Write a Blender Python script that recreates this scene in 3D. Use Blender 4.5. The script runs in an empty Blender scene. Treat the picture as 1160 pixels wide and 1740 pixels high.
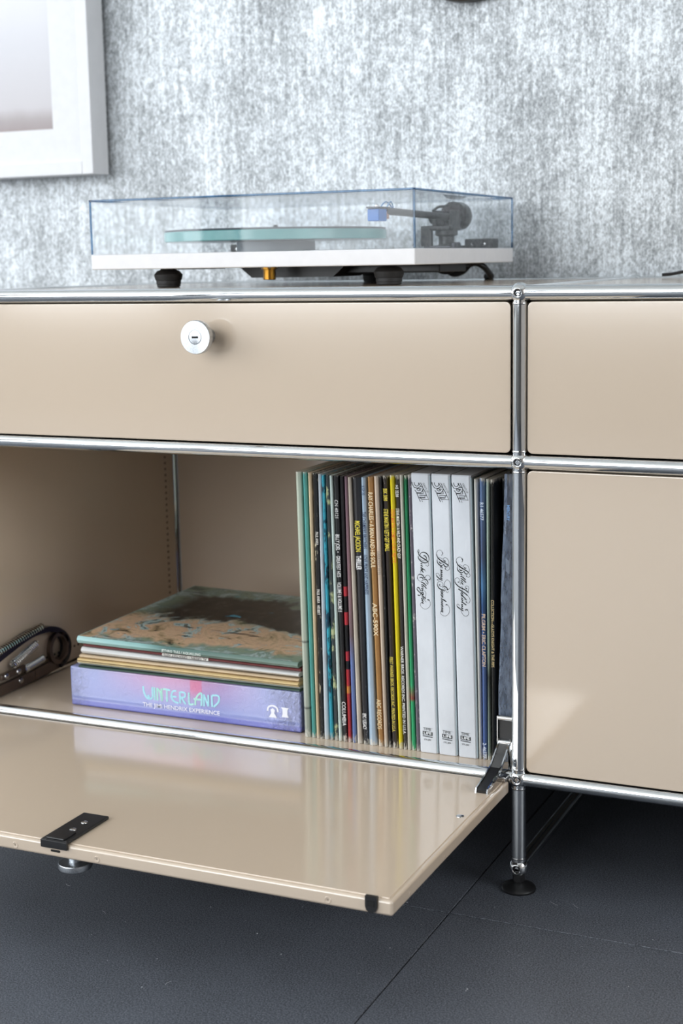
import bpy, bmesh, math, random
from mathutils import Vector, Matrix
random.seed(7)
S = bpy.context.scene
COL = S.collection

# ------------------------------------------------------------------ camera
cam_d = bpy.data.cameras.new('camera')
cam = bpy.data.objects.new('camera', cam_d); COL.objects.link(cam); S.camera = cam
cam.location = (0.4652, -1.4773, 0.6863)
cam.rotation_mode = 'XYZ'
cam.rotation_euler = (1.4023, 0.0177, 0.4235)
cam_d.sensor_fit = 'VERTICAL'; cam_d.sensor_height = 36.0
cam_d.lens = 2515.6/1740*36
cam_d.clip_start = 0.02
cam_d.dof.use_dof = True
cam_d.dof.focus_distance = 1.57
cam_d.dof.aperture_fstop = 6.3

# ------------------------------------------------------------------ sky, light, exposure
W = bpy.data.worlds.new('sky'); S.world = W; W.use_nodes = True
bg = W.node_tree.nodes['Background']
bg.inputs[0].default_value = (0.93, 0.97, 1.0, 1); bg.inputs[1].default_value = 4.6
S.view_settings.view_transform = 'Standard'; S.view_settings.look = 'None'
S.view_settings.gamma = 1; S.view_settings.use_curve_mapping = False
S.view_settings.exposure = 0.5
try:
    S.cycles.max_bounces = 10; S.cycles.diffuse_bounces = 5; S.cycles.glossy_bounces = 6
    S.cycles.transparent_max_bounces = 24; S.cycles.caustics_reflective = False
    S.cycles.caustics_refractive = False; S.cycles.sample_clamp_indirect = 6
    S.cycles.use_denoising = True
except Exception: pass

RX0, RX1, RY0, RY1, RZ = -4.2, 2.6, -4.3, 0.55, 3.1     # room
WINL = (-4.1, -0.45, 0.45, 2.95)       # left wall window (y0,y1,z0,z1)
WINF = (-4.1, -0.10, 0.45, 2.95)      # front wall window (x0,x1,z0,z1)
WINR = (-1.55, 0.15, 0.75, 2.3)         # right wall window (y0,y1,z0,z1)
def portal(name, loc, rot, sx, sy):
    l = bpy.data.lights.new(name, 'AREA'); l.shape = 'RECTANGLE'; l.size = sx; l.size_y = sy
    l.cycles.is_portal = True
    o = bpy.data.objects.new(name, l); COL.objects.link(o); o.location = loc; o.rotation_euler = rot
portal('daylight_left', (RX0-0.1, (WINL[0]+WINL[1])/2, (WINL[2]+WINL[3])/2), (0, -math.pi/2, 0), WINL[3]-WINL[2], WINL[1]-WINL[0])
portal('daylight_right', (RX1+0.1, (WINR[0]+WINR[1])/2, (WINR[2]+WINR[3])/2), (0, math.pi/2, 0), WINR[3]-WINR[2], WINR[1]-WINR[0])
portal('daylight_front', ((WINF[0]+WINF[1])/2, RY0-0.1, (WINF[2]+WINF[3])/2), (math.pi/2, 0, 0), WINF[1]-WINF[0], WINF[3]-WINF[2])

# ------------------------------------------------------------------ materials
def s2l(c):
    r = []
    for v in c[:3]:
        v = v/255.0
        r.append(v/12.92 if v <= .04045 else ((v+.055)/1.055)**2.4)
    return (r[0], r[1], r[2], 1)
_M = {}
class NT:
    def __init__(s, name):
        s.m = bpy.data.materials.new(name); s.m.use_nodes = True
        s.t = s.m.node_tree; s.p = s.t.nodes['Principled BSDF']
    def n(s, typ, **k):
        nd = s.t.nodes.new(typ)
        for a, b in k.items(): setattr(nd, a, b)
        return nd
    def l(s, a, b): s.t.links.new(a, b)
    def coords(s, scale, kind='Object'):
        tc = s.n('ShaderNodeTexCoord'); mp = s.n('ShaderNodeMapping')
        mp.inputs['Scale'].default_value = scale
        s.l(tc.outputs[kind], mp.inputs['Vector']); return mp.outputs[0]
    def noise(s, scale, detail=3, rough=.55, vec=None, dist=0):
        nd = s.n('ShaderNodeTexNoise'); nd.inputs['Scale'].default_value = 1
        nd.inputs['Detail'].default_value = detail; nd.inputs['Roughness'].default_value = rough
        nd.inputs['Distortion'].default_value = dist
        s.l(vec if vec is not None else s.coords(scale), nd.inputs['Vector']); return nd.outputs['Fac']
    def ramp(s, fac, stops, interp='LINEAR'):
        r = s.n('ShaderNodeValToRGB'); e = r.color_ramp.elements; r.color_ramp.interpolation = interp
        while len(e) > 1: e.remove(e[0])
        e[0].position = stops[0][0]; e[0].color = stops[0][1]
        for p, c in stops[1:]:
            x = e.new(p); x.color = c
        s.l(fac, r.inputs[0]); return r.outputs[0]
    def mix(s, fac, a, b, mode='MIX'):
        m = s.n('ShaderNodeMix', data_type='RGBA', blend_type=mode)
        for sock, v in ((m.inputs[0], fac), (m.inputs[6], a), (m.inputs[7], b)):
            if hasattr(v, 'is_linked'): s.l(v, sock)
            else: sock.default_value = v
        return m.outputs[2]
    def bump(s, h, strength, dist):
        b = s.n('ShaderNodeBump'); b.inputs['Strength'].default_value = strength
        b.inputs['Distance'].default_value = dist; s.l(h, b.inputs['Height']); s.l(b.outputs[0], s.p.inputs['Normal'])
    def base(s, c):
        if hasattr(c, 'is_linked'): s.l(c, s.p.inputs['Base Color'])
        else: s.p.inputs['Base Color'].default_value = c
    def set(s, **k):
        for a, b in k.items():
            s.p.inputs[a.replace('_', ' ')].default_value = b
        return s
def plain(name, rgb, rough=.5, metal=0, spec=.5, scuff=0):
    if name in _M: return _M[name]
    t = NT(name); t.set(Roughness=rough, Metallic=metal); t.p.inputs['Specular IOR Level'].default_value = spec
    c = s2l(rgb)
    f = t.noise((60, 60, 60), 4)
    d = [max(0, v*.955) for v in c[:3]]+[1]
    t.base(t.ramp(f, [(.3, d), (.7, c)]))
    _M[name] = t.m; return t.m

def mat_beige():
    t = NT('beige_powder_coat'); c = s2l((207, 189, 169))
    f = t.noise((3, 3, 3), 2)
    t.base(t.ramp(f, [(.3, [v*.985 for v in c[:3]]+[1]), (.7, c)]))
    t.set(Roughness=.12, IOR=2.05)
    t.bump(t.noise((420, 420, 420), 2), .012, .001)
    return t.m
def mat_chrome(name, col, rough):
    t = NT(name); t.set(Metallic=1.0, Roughness=rough)
    f = t.noise((90, 90, 14), 3)
    c = s2l(col)
    t.base(t.ramp(f, [(.3, [v*.96 for v in c[:3]]+[1]), (.7, c)]))
    r = t.n('ShaderNodeMapRange'); r.inputs[3].default_value = rough*.7; r.inputs[4].default_value = rough*1.5
    t.l(f, r.inputs[0]); t.l(r.outputs[0], t.p.inputs['Roughness']); return t.m
def mat_wallpaper():
    t = NT('silver_wallpaper')
    fine = t.noise((360, 1, 250), 3, .6)
    mid = t.noise((150, 1, 95), 4, .65, dist=.5)
    streak = t.noise((210, 1, 9), 3, .65)
    big = t.noise((11, 1, 6), 3)
    a = t.n('ShaderNodeMath', operation='MULTIPLY_ADD'); a.inputs[1].default_value = .46; t.l(fine, a.inputs[0])
    b = t.n('ShaderNodeMath', operation='MULTIPLY_ADD'); b.inputs[1].default_value = .34; t.l(mid, b.inputs[0])
    c = t.n('ShaderNodeMath', operation='MULTIPLY_ADD'); c.inputs[1].default_value = .24; t.l(streak, c.inputs[0])
    d = t.n('ShaderNodeMath', operation='MULTIPLY'); d.inputs[1].default_value = .26; t.l(big, d.inputs[0])
    t.l(d.outputs[0], c.inputs[2]); t.l(c.outputs[0], b.inputs[2]); t.l(b.outputs[0], a.inputs[2])
    t.base(t.ramp(a.outputs[0], [(.50, s2l((124, 129, 132))), (.61, s2l((166, 171, 175))), (.74, s2l((218, 224, 229)))]))
    r = t.ramp(a.outputs[0], [(.52, (.05, .05, .05, 1)), (.78, (.3, .3, .3, 1))])
    t.l(r, t.p.inputs['Metallic'])
    t.set(Roughness=.5)
    t.bump(fine, .2, .001)
    return t.m
def mat_floor():
    t = NT('dark_slate_vinyl')
    f = t.noise((620, 620, 620), 2, .7); g = t.noise((14, 14, 14), 5, .65); h = t.noise((260, 260, 260), 3)
    c = t.ramp(g, [(.3, s2l((47, 50, 56))), (.7, s2l((64, 68, 76)))])
    c2 = t.mix(t.ramp(f, [(.40, (0, 0, 0, 1)), (.66, (.8, .8, .8, 1))]), c, s2l((126, 131, 141)))
    sp = t.ramp(t.noise((190, 190, 190), 1), [(.775, (0, 0, 0, 1)), (.80, (.5, .5, .5, 1))])
    t.base(t.mix(sp, c2, s2l((150, 152, 155))))
    t.set(Roughness=.5); t.p.inputs['Specular IOR Level'].default_value = .4
    t.bump(h, .25, .0006)
    return t.m
def mat_acrylic(name, tint, gloss_rough=.02, ior=1.47, white=0.0):
    m = bpy.data.materials.new(name); m.use_nodes = True; nt = m.node_tree
    for n in list(nt.nodes):
        if n.type != 'OUTPUT_MATERIAL': nt.nodes.remove(n)
    out = [n for n in nt.nodes if n.type == 'OUTPUT_MATERIAL'][0]
    tr = nt.nodes.new('ShaderNodeBsdfTransparent'); tr.inputs[0].default_value = tint
    gl = nt.nodes.new('ShaderNodeBsdfGlossy'); gl.inputs['Roughness'].default_value = gloss_rough
    fr = nt.nodes.new('ShaderNodeFresnel')
    ge = nt.nodes.new('ShaderNodeNewGeometry'); rm = nt.nodes.new('ShaderNodeMapRange')   # same reflectance on both faces of the sheet
    rm.inputs[3].default_value = ior; rm.inputs[4].default_value = 1/ior
    nt.links.new(ge.outputs['Backfacing'], rm.inputs[0]); nt.links.new(rm.outputs[0], fr.inputs[0])
    mx = nt.nodes.new('ShaderNodeMixShader')
    nt.links.new(fr.outputs[0], mx.inputs[0]); nt.links.new(tr.outputs[0], mx.inputs[1]); nt.links.new(gl.outputs[0], mx.inputs[2])
    nt.links.new(mx.outputs[0], out.inputs[0])
    return m
def mat_alu():
    t = NT('brushed_aluminium'); t.set(Metallic=.95, Roughness=.34); t.p.inputs['Anisotropic'].default_value = .75
    f = t.noise((700, 30, 700), 2)
    t.base(t.ramp(f, [(.3, s2l((178, 183, 188))), (.7, s2l((208, 212, 216)))]))
    tg = t.n('ShaderNodeTangent'); tg.direction_type = 'RADIAL'; tg.axis = 'Y'; t.l(tg.outputs[0], t.p.inputs['Tangent'])
    return t.m

BEIGE = mat_beige(); CHROME = mat_chrome('chrome', (225, 228, 230), .05); STEEL = mat_chrome('bright_steel', (190, 190, 190), .16)
ALU = mat_alu(); WALLPAPER = mat_wallpaper(); FLOOR = mat_floor()
BROWNSTEEL = mat_chrome('burnished_steel', (128, 116, 108), .3)
BLACK = plain('black_plastic', (24, 24, 26), .38); RUBBER = plain('black_rubber', (26, 26, 27), .6)
DARK = plain('dark_void', (8, 8, 8), .8); GREYSTEEL = mat_chrome('grey_steel', (128, 128, 128), .28); DARKSTEEL = mat_chrome('dark_steel', (70, 70, 74), .22)
WHITEP = plain('white_paint', (222, 222, 225), .35); WHITEWALL = plain('white_wall_paint', (225, 224, 220), .8)
GREYWALL = plain('grey_wall_paint', (120, 118, 115), .8); FRAMEGREY = plain('window_frame_grey', (70, 72, 75), .5)

# ------------------------------------------------------------------ mesh builders
class B:
    def __init__(s): s.v = []; s.f = []
    def add(s, v, f):
        o = len(s.v); s.v += [tuple(x) for x in v]; s.f += [[i+o for i in q] for q in f]; return s
    def box(s, x0, x1, y0, y1, z0, z1):
        return s.add([(x0,y0,z0),(x1,y0,z0),(x1,y1,z0),(x0,y1,z0),(x0,y0,z1),(x1,y0,z1),(x1,y1,z1),(x0,y1,z1)],
                     [(3,2,1,0),(4,5,6,7),(0,1,5,4),(1,2,6,5),(2,3,7,6),(3,0,4,7)])
    def bm(s, bm):
        bm.verts.index_update()
        s.add([v.co[:] for v in bm.verts], [[v.index for v in f.verts] for f in bm.faces]); bm.free(); return s
    def rbox(s, x0, x1, y0, y1, z0, z1, r=.002, seg=2, M=None):
        b = bmesh.new(); bmesh.ops.create_cube(b, size=1)
        for v in b.verts:
            v.co = Vector(((x0+x1)/2+v.co.x*(x1-x0), (y0+y1)/2+v.co.y*(y1-y0), (z0+z1)/2+v.co.z*(z1-z0)))
        bmesh.ops.bevel(b, geom=b.edges[:]+b.verts[:], offset=r, segments=seg, profile=.5, affect='EDGES')
        if M is not None: bmesh.ops.transform(b, matrix=M, verts=b.verts)
        return s.bm(b)
    def ring(s, prof, M, n=24, cap=True):
        vs = []; fs = []
        for (r, h) in prof:
            for k in range(n):
                a = 2*math.pi*k/n; vs.append(M @ Vector((r*math.cos(a), r*math.sin(a), h)))
        for i in range(len(prof)-1):
            for k in range(n):
                k2 = (k+1) % n; fs.append((i*n+k, i*n+k2, (i+1)*n+k2, (i+1)*n+k))
        if cap:
            fs.append(tuple(range(n-1, -1, -1))); fs.append(tuple((len(prof)-1)*n+k for k in range(n)))
        return s.add(vs, fs)
    def lathe(s, prof, loc, axis=(0,0,1), n=24, cap=True):
        q = Vector((0,0,1)).rotation_difference(Vector(axis).normalized()).to_matrix().to_4x4()
        return s.ring(prof, Matrix.Translation(loc) @ q, n, cap)
    def tube(s, p0, p1, r, n=20):
        p0 = Vector(p0); p1 = Vector(p1); d = p1-p0
        return s.lathe([(r, 0), (r, d.length)], p0, d, n)
    def path(s, pts, r, n=10):
        pts = [Vector(p) for p in pts]; vs = []; fs = []; up = None
        for i, p in enumerate(pts):
            t = (pts[min(i+1, len(pts)-1)]-pts[max(i-1, 0)]).normalized()
            if up is None: up = t.orthogonal().normalized()
            up = (up-t*up.dot(t)).normalized(); sd = t.cross(up)
            for k in range(n):
                a = 2*math.pi*k/n; vs.append(p+r*(math.cos(a)*up+math.sin(a)*sd))
        for i in range(len(pts)-1):
            for k in range(n):
                k2 = (k+1) % n; fs.append((i*n+k, i*n+k2, (i+1)*n+k2, (i+1)*n+k))
        fs.append(tuple(range(n-1, -1, -1))); fs.append(tuple((len(pts)-1)*n+k for k in range(n)))
        return s.add(vs, fs)
    def strap(s, pts, side, w, th):
        """flat bar swept along pts; 'side' is the width direction, th the thickness"""
        pts = [Vector(p) for p in pts]; side = Vector(side).normalized(); vs = []; fs = []
        for i, p in enumerate(pts):
            t = (pts[min(i+1, len(pts)-1)]-pts[max(i-1, 0)]).normalized(); nn = t.cross(side).normalized()
            for a, b in ((-1,-1),(1,-1),(1,1),(-1,1)): vs.append(p+side*a*w/2+nn*b*th/2)
        for i in range(len(pts)-1):
            for k in range(4):
                k2 = (k+1) % 4; fs.append((i*4+k, i*4+k2, (i+1)*4+k2, (i+1)*4+k))
        n = len(pts)-1; fs.append((3,2,1,0)); fs.append((n*4, n*4+1, n*4+2, n*4+3))
        return s.add(vs, fs)
    def prism(s, poly, f, t0, t1):
        n = len(poly)
        vs = [f(a, b, t0) for a, b in poly]+[f(a, b, t1) for a, b in poly]
        fs = [tuple(range(n-1, -1, -1)), tuple(range(n, 2*n))]+[(i, (i+1) % n, n+(i+1) % n, n+i) for i in range(n)]
        return s.add(vs, fs)
    def obj(s, name, mat, parent=None, smooth=True, fix=True):
        me = bpy.data.meshes.new(name); me.from_pydata(s.v, [], s.f)
        if fix:
            b = bmesh.new(); b.from_mesh(me); bmesh.ops.recalc_face_normals(b, faces=b.faces); b.to_mesh(me); b.free()
        if smooth:
            me.shade_smooth()
            try: me.set_sharp_from_angle(angle=math.radians(38))
            except Exception: pass
        me.materials.append(mat); me.update()
        o = bpy.data.objects.new(name, me); COL.objects.link(o)
        if smooth:
            wn = o.modifiers.new('even_shading', 'WEIGHTED_NORMAL'); wn.keep_sharp = True; wn.weight = 100
        if parent is not None: put(o, parent)
        return o
def world_of(o):
    m = o.matrix_basis.copy()
    if o.parent is not None: m = world_of(o.parent) @ o.matrix_parent_inverse @ m
    return m
def put(o, parent):
    o.parent = parent; o.matrix_parent_inverse = world_of(parent).inverted(); return o
def tag(o, label, cat, group=None, kind=None):
    o['label'] = label; o['category'] = cat
    if group: o['group'] = group
    if kind: o['kind'] = kind
    return o
def thing(name, loc, label, cat, group=None):
    o = bpy.data.objects.new(name, None); COL.objects.link(o); o.location = loc; o.empty_display_size = .05
    return tag(o, label, cat, group)
def structure(o): o['kind'] = 'structure'; return o
def smooth_pts(pts, sub=5):
    P = [Vector(p) for p in pts]; out = []
    for i in range(len(P)-1):
        p0 = P[max(i-1, 0)]; p1 = P[i]; p2 = P[i+1]; p3 = P[min(i+2, len(P)-1)]
        for k in range(sub):
            t = k/sub
            out.append(.5*((2*p1)+(p2-p0)*t+(2*p0-5*p1+4*p2-p3)*t*t+(3*p1-p0-3*p2+p3)*t**3))
    out.append(P[-1]); return out

# ------------------------------------------------------------------ the room
structure(B().box(RX0-.2, RX1+.2, RY1, RY1+.12, 0, RZ).obj('wall_back', WALLPAPER, smooth=False))
y0, y1, z0, z1 = WINR
structure(B().box(RX1, RX1+.12, RY0, y0, 0, RZ).box(RX1, RX1+.12, y1, RY1, 0, RZ).box(RX1, RX1+.12, y0, y1, 0, z0).box(RX1, RX1+.12, y0, y1, z1, RZ).obj('wall_right', plain('warm_white_paint', (200, 190, 182), .8), smooth=False))
wl = B(); y0, y1, z0, z1 = WINL
wl.box(RX0-.2, RX0, RY0, y0, 0, RZ).box(RX0-.2, RX0, y1, RY1, 0, RZ).box(RX0-.2, RX0, y0, y1, 0, z0).box(RX0-.2, RX0, y0, y1, z1, RZ)
structure(wl.obj('wall_left', WHITEWALL, smooth=False))
wf = B(); x0, x1, z0, z1 = WINF
wf.box(RX0-.2, x0, RY0-.2, RY0, 0, RZ).box(x1, RX1+.12, RY0-.2, RY0, 0, RZ).box(x0, x1, RY0-.2, RY0, 0, z0).box(x0, x1, RY0-.2, RY0, z1, RZ)
structure(wf.obj('wall_front', GREYWALL, smooth=False))
structure(B().box(RX0-.2, RX1+.12, RY0-.2, RY1+.12, RZ, RZ+.1).obj('ceiling', WHITEWALL, smooth=False))
fl = structure(B().box(RX0-.2, RX1+.12, RY0-.2, RY1+.12, -.1, -.0025).obj('floor', plain('floor_joint', (16, 16, 17), .8), smooth=False))
T = .6; gp = .0007; tile_me = None; k = 0
for i in range(-8, 5):
    for j in range(-8, 2):
        cx = -.05+T*(i+.5); cy = -.0855+T*(j+.5)
        if cx-T/2 < RX0-.6 or cx+T/2 > RX1+.6: continue
        ax0, ax1, ay0, ay1 = max(cx-T/2+gp, RX0), min(cx+T/2-gp, RX1), max(cy-T/2+gp, RY0), min(cy+T/2-gp, RY1)
        if ax1-ax0 < .02 or ay1-ay0 < .02: continue
        if abs((ax1-ax0)-(T-2*gp)) < 1e-6 and abs((ay1-ay0)-(T-2*gp)) < 1e-6:
            if tile_me is None:
                t = B().rbox(-T/2+gp, T/2-gp, -T/2+gp, T/2-gp, -.006, 0, .0006, 1).obj('floor_tile', FLOOR, smooth=False); tile_me = t.data
            else:
                t = bpy.data.objects.new('floor_tile', tile_me); COL.objects.link(t)
            t.location = (cx, cy, 0)
        else:
            t = B().box(ax0, ax1, ay0, ay1, -.006, 0).obj('floor_tile', FLOOR, smooth=False)
        put(t, fl)
wy0, wy1, wz0, wz1 = WINL
w1 = B()
for y in (wy0, wy0+.92, wy1-.92, wy1):
    yy = min(max(y, wy0+.04), wy1-.04); w1.box(RX0-.14, RX0-.06, yy-.04, yy+.04, wz0, wz1)
w1.box(RX0-.14, RX0-.06, wy0, wy1, wz0, wz0+.07).box(RX0-.14, RX0-.06, wy0, wy1, wz1-.07, wz1)
structure(w1.obj('window_1', FRAMEGREY, smooth=False))
wx0, wx1, wz0, wz1 = WINF
w2 = B()
for x, hw in ((wx0+.04, .04), (-2.92, .085), (-1.40, .05), (wx1-.04, .04)): w2.box(x-hw, x+hw, RY0-.14, RY0-.06, wz0, wz1)
w2.box(wx0, wx1, RY0-.14, RY0-.06, wz0, wz0+.07).box(wx0, wx1, RY0-.14, RY0-.06, wz1-.07, wz1)
structure(w2.obj('window_2', FRAMEGREY, smooth=False))

wy0, wy1, wz0, wz1 = WINR
w3 = B()
for y in (wy0+.03, (wy0+wy1)/2, wy1-.03): w3.box(RX1+.03, RX1+.09, y-.03, y+.03, wz0, wz1)
w3.box(RX1+.03, RX1+.09, wy0, wy1, wz0, wz0+.06).box(RX1+.03, RX1+.09, wy0, wy1, wz1-.06, wz1)
structure(w3.obj('window_3', FRAMEGREY, smooth=False))

# ------------------------------------------------------------------ the sideboard
XL, XC, XR, D = -.726, 0.0, .726, .51
ZT, ZM, ZB, ZL = .65, .475, .128, .0262
TR, BR = .0079, .0107
sb = thing('sideboard', (0, .25, 0), 'beige metal sideboard with chrome tube frame standing on the dark floor', 'sideboard')
for x in (XL, XC, XR):
    for y in (0, D):
        for za, zb_ in ((ZM, ZT), (ZB, ZM), (ZL, ZB)):
            B().tube((x, y, za), (x, y, zb_), TR, 32).obj('upright_tube', CHROME, sb)
    for z in (ZT, ZM, ZB, ZL):
        B().tube((x, 0, z), (x, D, z), TR, 28).obj('depth_tube', CHROME, sb)
for xa, xb in ((XL, XC), (XC, XR)):
    for y in (0, D):
        for z in (ZT, ZM, ZB):
            B().tube((xa, y, z), (xb, y, z), TR, 32).obj('rail_tube', CHROME, sb)
ball_me = sock_me = None
SOCKET = plain('socket_black_steel', (30, 30, 32), .35, .6)
for x in (XL, XC, XR):
    for y in (0, D):
        for z in (ZT, ZM, ZB, ZL):
            prof = [(.0001, -BR)]
            for k in range(1, 22):
                a = math.pi*k/25; prof.append((BR*math.sin(a), -BR*math.cos(a)))
            rr = .0040; hh = BR*math.cos(math.pi*4/25)
            prof += [(rr+.0007, hh+.0001), (rr, hh-.0004), (rr, hh-.0075), (.0001, hh-.0076)]
            if ball_me is None:
                bo = B().lathe(prof, (0, 0, 0), (0, -1, 0), 40).obj('ball_joint', CHROME); ball_me = bo.data
            else:
                bo = bpy.data.objects.new('ball_joint', ball_me); COL.objects.link(bo)
            bo.location = (x, y, z)
            if y > .1: bo.rotation_euler = (0, 0, math.pi)
            put(bo, sb)
            if y == 0:
                if sock_me is None:
                    so = B().lathe([(.0039, -.0060), (.0039, -.0012), (.0026, -.0016), (.0024, -.0050), (.0001, -.0051)], (0, -hh, 0), (0, -1, 0), 6).obj('hex_socket', SOCKET, smooth=False); sock_me = so.data
                else:
                    so = bpy.data.objects.new('hex_socket', sock_me); COL.objects.link(so)
                so.location = (x, y, z); put(so, bo)
            # collars where the tubes meet the ball
for x in (XL, XC, XR):
    for z, sg in ((ZT, (-1,)), (ZM, (1, -1)), (ZB, (1, -1)), (ZL, (1,))):
        for s_ in sg: B().lathe([(TR+.0003, 0), (TR+.0006, .0008), (TR+.0003, .0018)], (x, 0, z+s_*.0100), (0, 0, s_), 24).obj('tube_collar', STEEL, sb)
    for y in (0, D):
        # levelling foot
        f = B().lathe([(.0185, 0), (.0190, .0022), (.0170, .005), (.0095, .0085), (.0060, .010), (.0060, .012)], (x, y, 0), n=32).obj('levelling_foot', BLACK, sb)
        B().lathe([(.0066, .010), (.0070, .0112), (.0070, .0178), (.0066, .0185)], (x, y, 0), n=6).obj('foot_nut', BLACK, f, smooth=False)
PG = .0088
def panel_xz(name, x0, x1, z0, z1, yf, th, parent, mat=BEIGE, rc=.006, edge=.0014):
    """upright steel panel with rounded corners and a rolled edge, face towards -Y"""
    def outline(r, ins):
        pts = []
        for cx, cz, a0 in ((x1-r, z1-r, 0), (x0+r, z1-r, 90), (x0+r, z0+r, 180), (x1-r, z0+r, 270)):
            for k in range(7):
                a = math.radians(a0+15*k); pts.append((cx+(r-ins)*math.cos(a), cz+(r-ins)*math.sin(a)))
        return pts
    rings = [(outline(rc, 0), yf+th), (outline(rc, 0), yf+edge), (outline(rc, edge*.3), yf+edge*.3), (outline(rc, edge), yf)]
    b = B(); n = len(rings[0][0]); vs = []; fs = []
    for pts, y in rings: vs += [(px, y, pz) for px, pz in pts]
    for i in range(3):
        for k in range(n): fs.append((i*n+k, i*n+(k+1) % n, (i+1)*n+(k+1) % n, (i+1)*n+k))
    fs.append(tuple(range(n-1, -1, -1))); fs.append(tuple(3*n+k for k in range(n)))
    return b.add(vs, fs).obj(name, mat, parent)
def panel_flat(name, x0, x1, y0, y1, z0, z1): return B().rbox(x0, x1, y0, y1, z0, z1, .0012, 2).obj(name, BEIGE, sb)
for xa, xb in ((XL, XC), (XC, XR)):
    panel_flat('top_panel', xa+.006, xb-.006, .006, D-.006, ZT+.002, ZT+.0058)
    panel_flat('shelf_panel', xa+PG, xb-PG, .006, D-.006, ZM-.004, ZM+.004)
    panel_flat('bottom_panel', xa+PG, xb-PG, .006, D-.006, ZB-.004, ZB+.0060)
    for za, zb_ in ((ZB, ZM), (ZM, ZT)):
        panel_xz('back_panel', xa+PG+.002, xb-PG-.002, za+PG, zb_-PG, D-.006, .012, sb)
for x in (XL, XC, XR):
    for za, zb_ in ((ZB, ZM), (ZM, ZT)):
        sp = B().rbox(x-.006, x+.006, .009, D-.0095, za+PG, zb_-PG, .0025, 2).obj('side_panel', BEIGE, sb)
        if x == XL and za == ZB:
            h = B()
            for k in range(34):
                z = ZB+.02+k*.0093; h.box(x+.0059, x+.0063, D-.0365, D-.0330, z, z+.0032)
            o = h.obj('perforation', DARK, sp, smooth=False); o['kind'] = 'stuff'
            h = B()
            for k in range(45):
                y = .03+k*.0095; h.box(x+.0059, x+.0063, y, y+.0035, ZB+.027, ZB+.0300)
            o = h.obj('perforation', DARK, sp, smooth=False); o['kind'] = 'stuff'
YF = -.0035
dr = panel_xz('drawer', XL+PG, XC-PG, ZM+PG, ZT-PG, YF, .016, sb)
dr['label'] = 'wide beige drawer front with round lock knob'
dr2 = panel_xz('door', XC+PG, XR-PG, ZM+PG, ZT-PG, YF, .016, sb)
dr3 = panel_xz('door', XC+PG, XR-PG, ZB+PG, ZM-PG, YF, .016, sb)
KX, KZ = -.3655, .6045
def lock_knob(parent, M, slot=True):
    def tr(b): b.v = [tuple(M @ Vector(v)) for v in b.v]; return b
    kn = tr(B().lathe([(.0085, 0), (.0075, .004), (.0075, .0215), (.0150, .0220), (.0182, .0228), (.0189, .0240), (.0189, .0300), (.0183, .0312), (.0082, .0312), (.0080, .0306)], (0, 0, 0), n=64, cap=True)).obj('lock_knob', ALU, parent)
    rib = B()
    tr(B().lathe([(.0001, .0300), (.0078, .0300), (.0078, .0310), (.0073, .0313), (.0001, .0313)], (0, 0, 0), n=40)).obj('lock_core', ALU, kn)
    if slot: tr(B().box(-.0040, .0040, -.0011, .0011, .0308, .0315)).obj('key_slot', DARK, kn, smooth=False)
    return kn
# knob frame: +Z of the lathe -> -Y of the scene
lock_knob(dr, Matrix.Translation((KX, YF, KZ)) @ Matrix(((1,0,0,0),(0,0,-1,0),(0,1,0,0),(0,0,0,1))))

# open flap door
FX0, FX1, FY0, FY1, FZ0, FZ1 = XL+.0085, XC-.0085, -.341, -.0084, .1125, .128
fp = B()
fp.rbox(FX0, FX1, FY0, FY1, FZ0, FZ1-.0010, .0030, 4)
fp.rbox(FX0+.0048, FX1-.0048, FY0+.0048, FY1-.0048, FZ1-.003, FZ1, .0008, 2)
flap = fp.obj('flap_door', BEIGE, sb); flap['label'] = 'beige flap door lowered open, glossy inside'
LX = -.366
pl = B().rbox(LX-.0155, LX+.0155, FY0-.0012, -.268, FZ1-.0002, FZ1+.0034, .0016, 2)
latch = pl.obj('latch_plate', BLACK, flap)
# raised tongue at the front of the latch plate, its lip and two screws
tg = B().rbox(LX-.0105, LX+.0105, FY0-.0005, FY0+.0215, FZ1+.0030, FZ1+.0052, .0012, 2)
B_ = tg.obj('latch_tongue', BLACK, flap)
B().rbox(LX-.0155, LX+.0155, FY0-.0030, FY0+.0002, FZ1-.0055, FZ1+.0028, .0008, 2).obj('latch_lip', BLACK, flap)
for yy in (-.3130, -.2930):
    sc = B().lathe([(.0036, 0), (.0034, .0006), (.002, .0011), (.0001, .0012)], (LX+.002, yy, FZ1+.0033), n=16).obj('screw', STEEL, flap)
sc = B().lathe([(.0042, 0), (.0040, .0006), (.002, .0011), (.0001, .0012)], (-.0215, -.1290, FZ1-.0001), n=18).obj('screw', STEEL, flap)
lock_knob(flap, Matrix.Translation((LX+.004, -.315, FZ0+.003)) @ Matrix.Rotation(math.pi, 4, 'X') @ Matrix.Diagonal((.9, .9, .72, 1)), slot=False)
B().rbox(LX-.006, LX+.006, FY0-.0006, FY0+.002, FZ0+.0052, FZ0+.0084, .0014, 2).obj('lip_slot', DARK, flap)
for xx in (-.414, -.318, -.0715):
    B().lathe([(.0034, 0), (.0030, .0005), (.0018, .0002), (.0001, -.0001)], (xx, FY0, FZ0+.0058), (0, -1, 0), 14).obj('rivet', BEIGE, flap)
bp = B()
bx = -.0285
poly = [(-.0058, .0088), (.0058, .0088), (.0058, -.0008), (.0045, -.0046), (.0018, -.0066), (-.0018, -.0066), (-.0045, -.0046), (-.0058, -.0008)]
bp.prism(poly, lambda a, b, t: (bx+a, t, FZ0+.0082+b), FY0-.0022, FY0+.002)
bm_ = bp.obj('corner_bumper', BLACK, flap)
B().box(bx-.0034, bx+.0034, FY0-.0026, FY0-.002, FZ0+.0078, FZ0+.0130).obj('bumper_recess', DARK, flap, smooth=False)
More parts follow.
